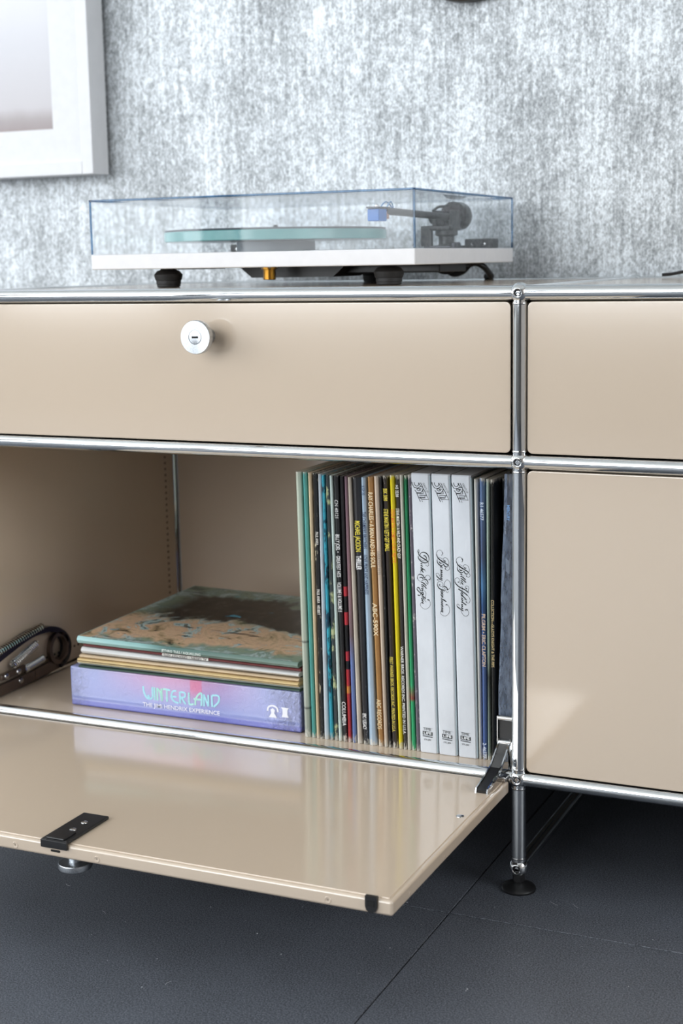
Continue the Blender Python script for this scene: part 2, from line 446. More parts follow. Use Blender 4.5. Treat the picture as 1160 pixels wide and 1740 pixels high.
for yy in (-.300, -.21, -.075):
    B().lathe([(.0022, 0), (.0018, .0003), (.0001, .0003)], (FX1, yy, FZ0+.0052), (1, 0, 0), 12).obj('rivet', BEIGE, flap)
# hinge of the flap, right end
hx = -.0225
up_ = smooth_pts([(hx, .018, .160), (hx, .008, .1525), (hx, -.012, .1400)], 4); lo_p = smooth_pts([(hx, -.012, .1400), (hx, -.034, .1345), (hx, -.060, .1300)], 4)
hg = B().strap(up_, (1, 0, 0), .0105, .0026).obj('flap_hinge', GREYSTEEL, sb)
B().strap(lo_p, (1, 0, 0), .0105, .0026).obj('hinge_arm', BLACK, hg)
for dx in (.0062, -.0062):
    B().strap([p+Vector((dx, 0, .0008)) for p in up_+lo_p[1:]], (0, .3, 1), .0055, .0014).obj('hinge_edge', CHROME, hg)
B().strap(smooth_pts([(hx+.006, .018, .160), (hx+.010, .014, .152), (hx+.0125, .007, .139), (hx+.0125, .003, .128)], 4), (1, 0, .2), .0085, .0022).obj('hinge_link', CHROME, hg)
B().strap([(hx+.001, .017, .158), (hx+.002, .004, .145), (hx+.002, -.012, .1365)], (1, 0, 0), .006, .002).obj('hinge_link', STEEL, hg)
B().lathe([(.0030, -.0062), (.0034, -.0058), (.0034, .0075), (.0030, .008)], (hx, .018, .160), (1, 0, 0), 16).obj('hinge_pin', CHROME, hg)
B().rbox(hx-.006, -.0085, -.0195, .0025, .1285, .1335, .001, 2).obj('hinge_plate', STEEL, hg)
B().lathe([(.0030, 0), (.0028, .001), (.0001, .0015)], (hx+.002, -.010, .1335), n=14).obj('hinge_screw', CHROME, hg)
B().tube((-.030, .019, .1875), (-.006, .019, .1875), .0030, 14).obj('hinge_stud', STEEL, hg)
B().box(-.0306, -.0297, .0165, .0215, .160, .190).obj('hinge_bracket', STEEL, hg, smooth=False)
B().box(-.0296, -.0085, .0200, .0212, .150, .1855).obj('hinge_shadow_plate', BLACK, hg, smooth=False)  # added black sheet standing in for the shade between bracket and post
# hinge of the flap, left end
lx = XL+.014
arc = [(.0, .180), (.04, .190), (.09, .2005), (.125, .2015), (.152, .196), (.172, .184), (.181, .168), (.175, .152), (.158, .144), (.12, .141), (.06, .1385), (.0, .1365)]
hl = B().strap(smooth_pts([(lx, y, z) for y, z in arc[:9]], 5), (1, 0, 0), .014, .0075).obj('flap_hinge', plain('hinge_dark_band', (24, 20, 34), .25), sb)
B().prism([(-.02, .1345), (.160, .1395), (.172, .146), (.160, .1545), (.10, .1505), (-.02, .1495)], lambda a, b, t: (t, a, b), lx-.003, lx+.003).obj('hinge_plate', BROWNSTEEL, hl, smooth=False)
B().ring([(.0165, -.003), (.0225, -.003), (.0225, .003), (.0165, .003), (.0165, -.003)], Matrix.Translation((lx+.004, .1565, .169)) @ Matrix.Rotation(math.pi/2, 4, 'Y'), 32, cap=False).obj('hinge_ring', BROWNSTEEL, hl)
def helix(p0, p1, R_, turns, r):
    p0 = Vector(p0); p1 = Vector(p1); ax = (p1-p0); u = ax.normalized().orthogonal(); v = ax.normalized().cross(u); pts = []
    N = turns*8
    for i in range(N+1):
        a = 2*math.pi*i/8; pts.append(p0+ax*(i/N)+R_*(math.cos(a)*u+math.sin(a)*v))
    return B().path(pts, r, 5)
helix((lx+.004, .055, .171), (lx+.004, .108, .186), .0038, 16, .0010).obj('hinge_spring', CHROME, hl)
helix((lx+.004, .078, .1580), (lx+.004, .122, .163), .0032, 14, .0009).obj('hinge_spring', CHROME, hl)
helix((lx+.002, .02, .1935), (lx+.002, .125, .2055), .0034, 22, .0010).obj('hinge_spring', CHROME, hl)
B().rbox(lx-.002, lx+.005, .03, .085, .1555, .1635, .001, 1).obj('hinge_block', BROWNSTEEL, hl)
for y, z in ((.020, .1425), (.072, .1455), (.040, .160), (.066, .1595)):
    B().lathe([(.0042, 0), (.0038, .0012), (.0001, .0018)], (lx+.003+(.002 if z > .15 else 0), y, z), (1, 0, 0), 16).obj('hinge_rivet', STEEL, hl)

# ------------------------------------------------------------------ flat print helpers
def font_text(name, body, M, size, mat, parent, align='LEFT', width=None, bold=0.0, shear=0.0, spacing=1.0):
    cu = bpy.data.curves.new(name, 'FONT'); cu.body = body; cu.size = size; cu.align_x = align; cu.align_y = 'CENTER'
    cu.offset = bold*size; cu.shear = shear; cu.space_character = spacing; cu.resolution_u = 3
    cu.materials.append(mat)
    tmp = bpy.data.objects.new(name, cu); COL.objects.link(tmp); bpy.context.view_layer.update()
    me = bpy.data.meshes.new_from_object(tmp.evaluated_get(bpy.context.evaluated_depsgraph_get()))
    bpy.data.objects.remove(tmp); bpy.data.curves.remove(cu)
    me.name = name; sx = 1.0
    xs = [v.co.x for v in me.vertices]
    if width and xs:
        sx = width/(max(xs)-min(xs)); x0_ = min(xs)
        for v in me.vertices: v.co.x = (v.co.x-x0_)*sx
    if not me.materials: me.materials.append(mat)
    o = bpy.data.objects.new(name, me); COL.objects.link(o)
    o.matrix_basis = M
    put_keep(o, parent); return o
def put_keep(o, parent):
    o.parent = parent; o.matrix_parent_inverse = world_of(parent).inverted()
def ribbon(b, pts, f, w, pen=None, smooth=True):
    """flat stroke in the plane map f(x,y)->3D; w width in the same units, pen=(angle, thin) for a broad nib"""
    P = smooth_pts([(x, y, 0) for x, y in pts], 5) if smooth and len(pts) > 2 else [Vector((x, y, 0)) for x, y in pts]
    L = []; R_ = []; n = len(P)
    for i, p in enumerate(P):
        t = P[min(i+1, n-1)]-P[max(i-1, 0)]
        if t.length < 1e-9: t = Vector((1, 0, 0))
        t.normalize(); ww = w
        if pen is not None:
            a = math.atan2(t.y, t.x)-pen[0]; ww = pen[1]+(w-pen[1])*abs(math.sin(a))**1.6
        nn = Vector((-t.y, t.x, 0))*ww/2; L.append(p+nn); R_.append(p-nn)
    vs = [f(q.x, q.y) for q in L]+[f(q.x, q.y) for q in R_]
    b.add(vs, [(i, i+1, n+i+1, n+i) for i in range(n-1)])

# ------------------------------------------------------------------ standing records
INK = plain('ink_black', (22, 30, 34), .6)
def inkm(rgb): return plain('ink_%d_%d_%d' % rgb, rgb, .55)
def end_wear(t):
    """white rubbing at the two ends of a spine, where sleeves wear through"""
    tc = t.n('ShaderNodeTexCoord'); sx = t.n('ShaderNodeSeparateXYZ'); t.l(tc.outputs['Object'], sx.inputs[0])
    mr = t.n('ShaderNodeMapRange'); mr.inputs[1].default_value = .134; mr.inputs[2].default_value = .450; t.l(sx.outputs[2], mr.inputs[0])
    e = t.ramp(mr.outputs[0], [(0, (.34, .34, .34, 1)), (.035, (.1, .1, .1, 1)), (.08, (0, 0, 0, 1)), (.95, (0, 0, 0, 1)), (.985, (.12, .12, .12, 1)), (1, (.34, .34, .34, 1))])
    n = t.noise((420, 420, 110), 4, .75)
    m = t.n('ShaderNodeMath', operation='ADD'); t.l(e, m.inputs[0]); t.l(n, m.inputs[1])
    return t.ramp(m.outputs[0], [(.70, (0, 0, 0, 1)), (.76, (.85, .85, .85, 1))])
def mat_spine(name, spec):
    """spec: ('c', rgb, wear) | ('sp', rgbA, rgbB, amount, scale) | ('bands', [(z, rgb), ...])"""
    t = NT(name); t.set(Roughness=.42)
    if spec[0] == 'c':
        c = s2l(spec[1]); wear = spec[2] if len(spec) > 2 else .04; wc = s2l(spec[3]) if len(spec) > 3 else s2l((205, 200, 190))
        base = t.ramp(t.noise((40, 40, 25), 4), [(.3, [v*.86 for v in c[:3]]+[1]), (.7, c)])
        f = t.noise((330, 330, 130), 4, .7)
        th = .76-wear
        t.base(t.mix(t.ramp(f, [(th, (0, 0, 0, 1)), (th+.04, (.85, .85, .85, 1))]), base, wc))
    elif spec[0] == 'sp':
        f = t.noise((spec[4], spec[4], spec[4]*.45), 4, .7); a = spec[3]
        t.base(t.ramp(f, [(a-.03, s2l(spec[1])), (a+.03, s2l(spec[2]))]))
    elif spec[0] == 'bands':
        tc = t.n('ShaderNodeTexCoord'); sx = t.n('ShaderNodeSeparateXYZ'); t.l(tc.outputs['Object'], sx.inputs[0])
        mr = t.n('ShaderNodeMapRange'); mr.inputs[1].default_value = .134; mr.inputs[2].default_value = .454
        t.l(sx.outputs[2], mr.inputs[0])
        st = spec[1]; base = t.ramp(mr.outputs[0], [(p, s2l(c)) for p, c in st], 'CONSTANT' if len(spec) < 3 else 'LINEAR')
        f = t.noise((330, 330, 130), 4, .7)
        t.base(t.mix(t.ramp(f, [(.70, (0, 0, 0, 1)), (.74, (.7, .7, .7, 1))]), base, s2l((190, 186, 180))))
    src = t.p.inputs['Base Color'].links[0].from_socket
    if name.startswith('spine'): t.base(t.mix(end_wear(t), src, s2l((206, 202, 192))))
    t.bump(t.noise((500, 500, 160), 3), .15, .0006)
    return t.m
SH = .134                      # shelf height
REC = [  # xt0, xt1, xb0, xb1, ztop, yfront, name, label, spine, category
 (-.2763,-.2678,-.2721,-.2630,.449,.0260,'record_sleeve','pale grey-green cloth spine at left end of the standing record row',('bands',[(0,(150,156,146)),(.105,(160,166,155)),(.11,(70,72,70)),(.118,(168,174,163)),(.354,(176,183,170)),(.36,(80,82,80)),(.366,(178,185,171)),(.6,(180,188,172)),(.75,(186,196,180))],'L')),
 (-.2671,-.2607,-.2623,-.2565,.449,.0258,'record_sleeve','plain teal record spine, second from left in the standing row',('c',(84,164,160),.01)),
 (-.2606,-.2549,-.2562,-.2514,.4485,.0262,'record_sleeve','plain cream record spine between the teal and the black-and-cream ones',('c',(226,204,170),.01)),
 (-.2546,-.2482,-.2514,-.2469,.448,.0258,'record_sleeve','black record spine worn cream along its left edge, white lettering',('sp',(32,32,33),(196,186,160),.62,170)),
 (-.2478,-.2427,-.2467,-.2395,.4475,.0262,'record_sleeve','very pale blue-white record spine next to the mottled cyan one',('c',(206,214,222),.03)),
 (-.2426,-.2387,-.2388,-.2338,.447,.0258,'record_sleeve','bright cyan and dark blue mottled record spine',('sp',(18,60,84),(58,166,190),.47,120)),
 (-.2384,-.2333,-.2334,-.2278,.447,.0262,'record_sleeve','dark grey record spine with pale yellow-green patches',('sp',(60,66,70),(190,194,150),.58,90)),
 (-.2330,-.2289,-.2276,-.2226,.4465,.0258,'record_sleeve','white-green record spine left of the black one lettered in white capitals',('c',(214,232,228),.02)),
 (-.2286,-.2213,-.2222,-.2160,.4465,.0258,'record_sleeve','black record spine with white capitals along its whole length',('c',(40,40,43),.05)),
 (-.2210,-.2153,-.2155,-.2113,.446,.0264,'record_sleeve','black record spine with red patches and a red foot',('bands',[(0,(186,58,62)),(.18,(216,140,66)),(.21,(186,54,60)),(.271,(30,28,30)),(.302,(186,56,66)),(.337,(28,28,30)),(.435,(190,58,68)),(.484,(28,28,30)),(.54,(190,58,68)),(.577,(30,30,33))])),
 (-.2149,-.2106,-.2108,-.2047,.446,.0266,'record_sleeve','record spine mauve above and soft blue below',('bands',[(0,(96,122,180)),(.30,(110,130,186)),(.40,(120,104,110)),(.55,(150,118,126)),(1,(120,96,110))],'L')),
 (-.2104,-.2057,-.2043,-.1971,.4455,.0258,'record_sleeve','greyish cream record spine left of the black yellow-lettered one',('c',(206,196,182),.02)),
 (-.2053,-.1947,-.1964,-.1895,.4455,.0258,'record_sleeve','thick black record spine with one yellow and one white bold word',('c',(44,44,48),.0)),
 (-.1945,-.1878,-.1893,-.1790,.446,.0258,'record_sleeve','pale blue record spine with small dark blue lettering',('c',(168,190,210),.03)),
 (-.1867,-.1792,-.1776,-.1707,.447,.0258,'record_sleeve','ochre brown record spine with cream serif lettering',('c',(172,128,76),.06,(226,206,170))),
 (-.1790,-.1718,-.1703,-.1648,.448,.0258,'record_sleeve','beige record spine with faint grey letters right of the ochre one',('c',(214,196,178),.02)),
 (-.1714,-.1684,-.1644,-.1608,.448,.0260,'record_sleeve','thin black scuffed record spine right of the beige one',('c',(34,34,37),.08)),
 (-.1681,-.1612,-.1606,-.1528,.449,.0258,'record_sleeve','dark brown record spine with yellow lettering, left of the yellow spine',('c',(52,44,42),.06)),
 (-.1600,-.1530,-.1523,-.1463,.450,.0258,'record_sleeve','bright yellow record spine with orange lettering',('c',(240,220,40),.02,(170,150,40))),
 (-.1526,-.1481,-.1461,-.1413,.4505,.0258,'record_sleeve','dark grey record spine with white lettering, right of the yellow spine',('c',(56,54,54),.05)),
 (-.1477,-.1430,-.1411,-.1363,.451,.0258,'record_sleeve','off-white record spine left of the green one',('c',(214,208,196),.02,(120,110,100))),
 (-.1421,-.1381,-.1362,-.1306,.4505,.0258,'record_sleeve','vivid green record spine',('bands',[(0,(52,168,112)),(.18,(52,168,112)),(.19,(150,60,60)),(.24,(54,166,112)),(.8,(30,130,84)),(1,(24,120,76))],'L')),
 (-.1379,-.1333,-.1302,-.1255,.4515,.0258,'record_sleeve','thin worn grey-mauve record spine between the green spine and white boxes',('sp',(112,104,116),(210,205,200),.60,150)),
 (-.0609,-.0557,-.0552,-.0517,.4500,.0258,'record_sleeve','plain white record spine just right of the white box sets',('c',(232,232,226),.01)),
 (-.0548,-.0476,-.0510,-.0454,.4515,.0258,'record_sleeve','blue record spine with tan lettering, right of the white boxes',('bands',[(0,(86,110,168)),(.35,(84,106,156)),(.55,(50,80,126)),(.62,(80,124,168)),(.72,(70,82,112)),(1,(96,120,160))],'L')),
 (-.0467,-.0424,-.0451,-.0411,.4505,.0262,'record_sleeve','thin pale grey-green record spine right of the blue one',('bands',[(0,(150,166,156)),(.3,(70,74,72)),(.38,(150,168,154)),(1,(168,186,176))],'L')),
 (-.0420,-.0373,-.0408,-.0352,.4505,.0258,'record_sleeve','thin black record spine with gold lettering',('c',(36,36,36),.07,(170,150,110))),
]
VIN = 'vinyl records standing in a row in the open compartment'
def sleeve_mesh(xt0, xt1, xb0, xb1, zt, yf, depth=.308, N=14, wob=.00008, z0=SH+.0003, bend=None):
    b = B(); pts = []; ph = random.random()*6
    prof = [(0, 1.0), (0, .004), (.22, .0012), (.5, 0), (.78, .0012), (1, .004), (1, 1.0)]
    for i in range(N+1):
        t = i/N; z = z0+(zt-z0)*t
        wv = wob*math.sin(ph+5*t)*(1 if 0 < i < N else .3)
        e_ = t if bend is None else max(0, (t-bend)/(1-bend))
        a = xb0+(xt0-xb0)*e_+wv+.00008; c = xb1+(xt1-xb1)*e_+wv-.00008
        for u, d in prof: pts.append((a+(c-a)*u, yf+(depth if d == 1.0 else d*min(1, (c-a)/.006)), z))
    n = len(prof); fs = []
    for i in range(N):
        for k in range(n): fs.append((i*n+k, i*n+(k+1) % n, (i+1)*n+(k+1) % n, (i+1)*n+k))
    fs.append(tuple(range(n-1, -1, -1))); fs.append(tuple(N*n+k for k in range(n)))
    return b.add(pts, fs)
rec = []
for i, r in enumerate(REC):
    m = mat_spine('spine_%02d' % i, r[8])
    o = sleeve_mesh(*r[:6]).obj(r[6], m); tag(o, r[7], 'record', VIN); rec.append(o)
# the disc edges and inner sleeves showing at a few open spines
def spine_M(r, z, side=.5):
    """text frame on a spine: reading downwards, letter tops to +X"""
    zt, zb = r[4], SH; t = (z-zb)/(zt-zb)
    a = r[2]+(r[0]-r[2])*t; c = r[3]+(r[1]-r[3])*t
    xc = a+(c-a)*side
    dx = ((r[2]+r[3])-(r[0]+r[1]))/2; d = Vector((dx, 0, -(zt-zb))).normalized()
    up = Vector((-d.z, 0, d.x)); nn = Vector((0, -1, 0))
    return Matrix(((d.x, up.x, nn.x, xc), (d.y, up.y, nn.y, r[5]-.0002), (d.z, up.z, nn.z, z), (0, 0, 0, 1)))
def spine_text(i, body, z0, z1, rgb, size, side=.5, bold=0.0, shear=0.0, sans=True):
    font_text('spine_lettering', body, spine_M(REC[i], z0, side), size, inkm(rgb), rec[i], width=z0-z1, bold=bold, shear=shear)
def zpx(y): return .4477-(y-805)/1535.0        # position along the spine, measured from the row's top edge
for a in [
 (3,'PAUL ANKA',908,931,(215,212,205),.0052,.75),(3,'PAUL ANKA   HIS BEST',1011,1057,(225,222,215),.0052,.72),
 (8,'CN 40121',849,881,(190,190,190),.0058,.5),(8,'BILLY JOEL •',910,942,(222,222,222),.0068,.5),(8,'GREATEST HITS',948,986,(222,222,222),.0068,.5),
 (8,'VOLUME I & VOLUME II',995,1048,(222,222,222),.0068,.5),(8,'COLUMBIA',1212,1256,(215,215,215),.0066,.55),
 (12,'MICHAEL JACKSON',884,938,(226,208,60),.0088,.5),(12,'THRILLER',945,970,(245,245,245),.0088,.5),(12,'EPIC / LEGACY',1229,1258,(240,240,240),.0066,.5),
 (13,'THE CHAMBERS BROTHERS',867,932,(34,50,84),.0064,.45),(13,'LOVE, PEACE AND HAPPINESS',943,1013,(34,50,84),.0064,.45),(13,'KGP 20',822,838,(60,84,120),.0055,.45),
 (14,'RAY CHARLES • A MAN AND HIS SOUL',833,965,(232,214,178),.0078,.5),(14,'ABC-590X',1027,1086,(232,214,178),.0076,.5),(14,'ABC RECORDS',1200,1254,(226,206,168),.0074,.5),
 (15,'GREATEST HITS',935,976,(150,140,130),.0056,.5),
 (17,'BSK 3090',825,846,(236,216,70),.0066,.5),(17,"STEVE MARTIN / LET'S GET SMALL",860,934,(236,216,70),.0074,.5),(17,'FIRST WARNER BROS. RECORDS INC. PRINTED IN U.S.A.',1121,1256,(214,196,80),.0056,.5),
 (18,'STEVE MARTIN / COMEDY IS NOT PRETTY!',860,953,(232,120,40),.0064,.5),
 (19,'HS 3238',818,838,(235,235,230),.0050,.5),(19,'STEVE MARTIN / A WILD AND CRAZY GUY',858,945,(240,238,220),.0054,.5),(19,'WARNER BROS. RECORDS INC. PRINTED IN U.S.A.',1100,1258,(225,225,220),.0048,.5),
 (24,'R1 46577',840,870,(210,222,238),.0058,.45),(24,'PILGRIM • ERIC CLAPTON',1030,1121,(214,188,164),.0060,.55),(24,'2-46577',1256,1283,(215,225,240),.0058,.5),
 (26,'COLLECTION—GLADYS KNIGHT & THE PIPS',1005,1121,(196,176,128),.0048,.5)]:
    i, body, ya, yb, rgb, size, side = a
    spine_text(i, body, zpx(ya), zpx(yb), rgb, size, side, bold=.012)
# two worn sleeves at the right end: one leaning, two in clear film
lean = (-.0364, -.0324, -.0298, -.0258, .4485, .048)
lo = sleeve_mesh(*lean, N=20, bend=.68).obj('record_sleeve', mat_spine('spine_lean', ('c', (70, 74, 76), .05)))
tag(lo, 'dark grey record bent to the left in the gap near the chrome post', 'record', VIN)
LR = (-.0335, -.0295, -.0305, -.0265, .425, .048)
sl_ = spine_M((-.0364, -.0324, -.0298, -.0258, .4485, .048), .405)
d_ = Vector((.0066, 0, -.101)).normalized(); u_ = Vector((-d_.z, 0, d_.x))
sl_ = Matrix(((d_.x, u_.x, 0, -.0316), (0, 0, -1, .0478), (d_.z, u_.z, 0, .408), (0, 0, 0, 1)))
font_text('spine_lettering', 'SANTANA', sl_, .0046, inkm((215, 215, 215)), lo, width=.026, bold=.012)
film = (-.0252, -.0162, -.0252, -.0162, .4560, .0290)
FILMM = mat_spine('spine_film', ('bands', [(0,(112,126,146)),(.25,(98,110,128)),(.5,(86,96,114)),(.75,(80,90,108)),(1,(104,116,134))], 'L'))
FILMM.node_tree.nodes['Principled BSDF'].inputs['Roughness'].default_value = .14
fo = sleeve_mesh(*film, N=18, wob=.0003).obj('record_sleeve', FILMM)
tag(fo, 'grey-blue record in crinkled clear film beside the chrome post', 'record', VIN)
fin = B(); vs = []; fs = []; N = 26
for i in range(N+1):
    t_ = i/N; z = SH+.001+(.4565-SH)*t_; xl = -.0335+.0080*t_**1.3+.0004*math.sin(17*t_); w_ = .0014*math.sin(40*t_+1)
    for x, y in ((xl, .0455), (xl-.0002, .034+w_), (xl+.0012, .0245+w_*.4), (xl+.0046, .0240-w_*.3), (-.0205, .0262+w_*.4), (-.0165, .0288)):
        vs.append((min(x, -.0164), y, z))
fin.add(vs, [(i*6+k, i*6+k+1, i*6+7+k, i*6+6+k) for i in range(N) for k in range(5)])
tf = NT('crinkled_film'); tf.set(Roughness=.10, Alpha=.62); tf.base(tf.ramp(tf.noise((220, 220, 60), 4, .7), [(.35, s2l((92, 104, 124))), (.68, s2l((150, 166, 190)))]))
tf.bump(tf.noise((160, 160, 50), 4, .7, dist=1), .6, .004)
fin.obj('loose_film', tf.m, fo, fix=False)
FR = (-.0258, -.0160, -.0300, -.0215, .4560, .0236)
font_text('spine_lettering', 'MERCURY', spine_M(FR, .424, .62), .0046, inkm((120, 170, 225)), fo, width=.017, bold=.012)
g = B(); FM = spine_M(FR, .365, .66)
for k in range(9): ribbon(g, [(.0016*k, -.0022), (.0016*k+.0032, .0024)], lambda x, y: FM @ Vector((x, y, .0001)), .00035, smooth=False)
g.obj('spine_stripes', inkm((170, 185, 205)), fo, smooth=False, fix=False)
red = (-.0152, -.0108, -.0158, -.0112, .4500, .0300)
ro = sleeve_mesh(*red).obj('record_sleeve', mat_spine('spine_red', ('c', (104, 28, 38), .03)))
tag(ro, 'dark red record at the right end, half hidden behind the chrome post', 'record', VIN)

# three white box sets
def mat_box():
    t = NT('white_linen_board'); a = t.noise((900, 900, 120), 3); b = t.noise((30, 30, 18), 4)
    c = t.ramp(b, [(.3, s2l((202, 207, 214))), (.7, s2l((216, 221, 228)))])
    t.base(c); t.set(Roughness=.5); t.bump(a, .2, .0006); return t.m
BOXM = mat_box(); TRAY = plain('box_tray_grey', (150, 165, 172), .6)
BOXES = [(-.1330,-.1104,-.1246,-.1028,.4535,.0240,'white linen box set touching the thin grey-mauve record, black script spine','STL-J02'),
         (-.1094,-.0869,-.1020,-.0797,.4535,.0240,'white linen box set standing between two other white box sets','STL-J05'),
         (-.0860,-.0628,-.0786,-.0556,.4535,.0240,'white linen box set touching the plain white record spine on its right','STL-J03')]
JAZZ = [[(85,130),(105,250),(230,455),(460,465)],[(225,140),(235,250),(300,340),(380,365),(450,330),(490,250),(470,150)],
 [(590,150),(640,250),(690,350),(735,480),(850,650),(930,860),(1050,1100),(640,1100),(700,1250)],[(500,160),(520,260),(620,360)],
 [(460,465),(540,390),(690,390)],[(370,510),(390,570),(480,620),(570,595),(645,500),(370,500)],[(510,500),(560,575)],
 [(250,580),(370,740),(580,740),(690,630),(735,500)],[(360,750),(460,980),(580,1250)],[(600,770),(745,770),(715,590)],[(380,765),(600,768)],
 [(930,870),(520,870),(550,990),(860,990),(840,880)],[(480,1015),(860,1010)],[(640,1100),(560,1010)]]
def rg(ox, oy, s): return lambda L: [[(ox+x/s, oy+y/s) for x, y in q] for q in L]
a1, a2 = rg(705, 930, 31.63), rg(705, 980, 29.0); b1, b2 = rg(738, 930, 29.0), rg(738, 985, 26.77); c1, c2 = rg(772, 942, 30.0), rg(772, 990, 29.0)
DUKE = [a1([[(470,440),(540,435),(600,490),(640,570),(620,650)],[(205,115),(165,190),(190,280),(205,350),(230,410),(320,500),(450,575),(600,655),(710,750)],[(450,580),(610,660)],
  [(290,420),(310,340),(400,265),(520,255),(640,310),(730,420),(770,570),(755,690),(700,760),(600,812),(500,815),(380,775),(270,690),(200,580),(180,470)],
  [(300,905),(350,865),(405,915)],[(310,1000),(345,970),(420,1030)],[(320,1060),(420,1150),(540,1210)],[(320,1160),(380,1200),(435,1215)],[(440,1380),(445,1340),(390,1270),(340,1260),(310,1300)],
  [(500,1640),(460,1550),(390,1490),(290,1465),(200,1500),(145,1600),(135,1740)]]),
 a2([[(340,235),(400,170),(395,90),(330,40),(240,70)],[(770,40),(750,110),(680,140)],[(440,190),(500,120),(580,150),(640,230),(655,310),(640,380)],[(430,10),(470,60),(530,20)],
  [(310,310),(380,300),(480,360),(570,450)],[(310,430),(380,415),(480,480),(580,590)],[(320,520),(370,500),(420,545)],[(315,600),(430,625)],[(320,690),(420,710)],
  [(320,800),(380,790),(430,860),(410,920),(350,890),(310,830)],[(410,915),(300,840),(190,760),(110,660),(120,580),(190,570),(250,640),(290,740)],[(290,850),(280,920),(210,970),(150,930)],
  [(330,970),(400,990),(480,1050),(545,1090)],[(330,1090),(400,1070),(440,1120),(400,1160),(340,1130),(330,1090)],[(330,1230),(370,1215),(430,1250)],[(330,1310),(400,1330),(435,1350)],
  [(720,1180),(670,1145),(610,1145)]])]
DUKE_T = [a1([[(205,115),(245,180),(235,260),(205,350)],[(290,600),(370,680),(480,710),(580,690)],[(710,750),(745,850),(740,940),(680,1000),(580,930)],[(540,1210),(600,1290)],[(300,1300),(310,1350),(350,1370)],[(530,1650),(590,1550),(690,1480),(780,1520),(845,1630),(800,1720)]]),
 a2([[(130,0),(135,110),(190,200),(280,250),(340,235)],[(640,380),(590,330),(520,210)],[(470,700),(530,760),(555,860),(535,960),(510,1050),(490,1150),(520,1230),(570,1270)],[(420,625),(330,690)],[(430,1250),(330,1310)],
  [(430,1350),(330,1310),(280,1370),(275,1450),(340,1550),(450,1620),(560,1620),(680,1540),(760,1420),(770,1300),(720,1180)]])]
BENNY = [b1([[(365,385),(400,340),(425,290),(410,230)],[(120,330),(140,410),(200,520),(300,610),(430,690),(560,755),(700,860)],[(250,580),(430,700)],[(580,655),(520,650),(470,610)],[(650,915),(580,940),(510,890),(465,810),(430,860),(330,885),(240,840),(170,740),(155,640)],[(255,700),(290,760),(360,780)],
  [(390,1030),(400,980),(340,930),(300,960)],[(310,1100),(360,1130),(410,1150)],[(320,1200),(410,1235)],[(310,1310),(410,1345)],[(320,1400),(410,1430)],[(300,1500),(410,1530)],[(415,1620),(300,1570),(180,1480),(120,1400)],[(190,1630),(160,1590)],[(540,1010),(570,1060)]]),
 b2([[(480,520),(430,470),(330,450),(230,400),(165,300),(150,210)],[(570,440),(640,435)],[(390,380),(420,310),(490,300),(570,350),(610,420)],[(250,270),(250,220),(280,200)],
  [(310,520),(370,510),(400,570),(380,610),(320,575),(310,520)],[(310,660),(370,650),(400,710),(380,750),(320,715),(310,660)],[(310,830),(350,780),(410,800)],[(310,890),(400,910),(480,950),(555,1000)],[(310,975),(400,1000)],[(310,1060),(405,1080)],[(310,1140),(405,1160)],
  [(310,1230),(370,1210),(410,1240)],[(320,1300),(410,1320)],[(320,1380),(410,1405)],[(310,1450),(410,1490)],[(600,1140),(540,1135),(520,1165)]])]
BENNY_T = [b1([[(410,230),(390,190),(320,130),(250,130),(170,180),(120,290),(120,350)],[(460,600),(460,530),(530,480),(610,500),(690,590),(725,700),(700,850),(650,915)],[(155,640),(180,570),(260,510),(340,515),(420,570)],[(360,780),(440,740)],[(700,860),(760,960),(740,1060),(650,1110),(570,1070)],
  [(300,960),(330,1030)],[(410,1150),(320,1200)],[(410,1235),(310,1310)],[(410,1345),(320,1400)],[(410,1430),(300,1500)],[(120,1400),(100,1320),(170,1280),(230,1320),(280,1400),(290,1440)],[(280,1570),(240,1620),(190,1630)]]),
 b2([[(150,210),(190,110),(280,85),(370,130),(410,220),(380,290),(310,315),(250,270)],[(640,435),(720,350),(745,220),(720,90),(660,10),(600,-20),(540,20),(475,120),(465,230),(480,290)],[(470,350),(520,480),(600,575),(650,510)],[(410,800),(310,890)],[(480,910),(310,975)],[(400,1000),(310,1060)],[(405,1080),(310,1140)],[(405,1160),(310,1230)],[(410,1240),(320,1300)],[(410,1320),(320,1380)],[(410,1405),(310,1450)],
  [(410,1490),(320,1450),(280,1520),(320,1600),(420,1660),(520,1660),(620,1590),(690,1470),(710,1340),(670,1210),(600,1140)]])]
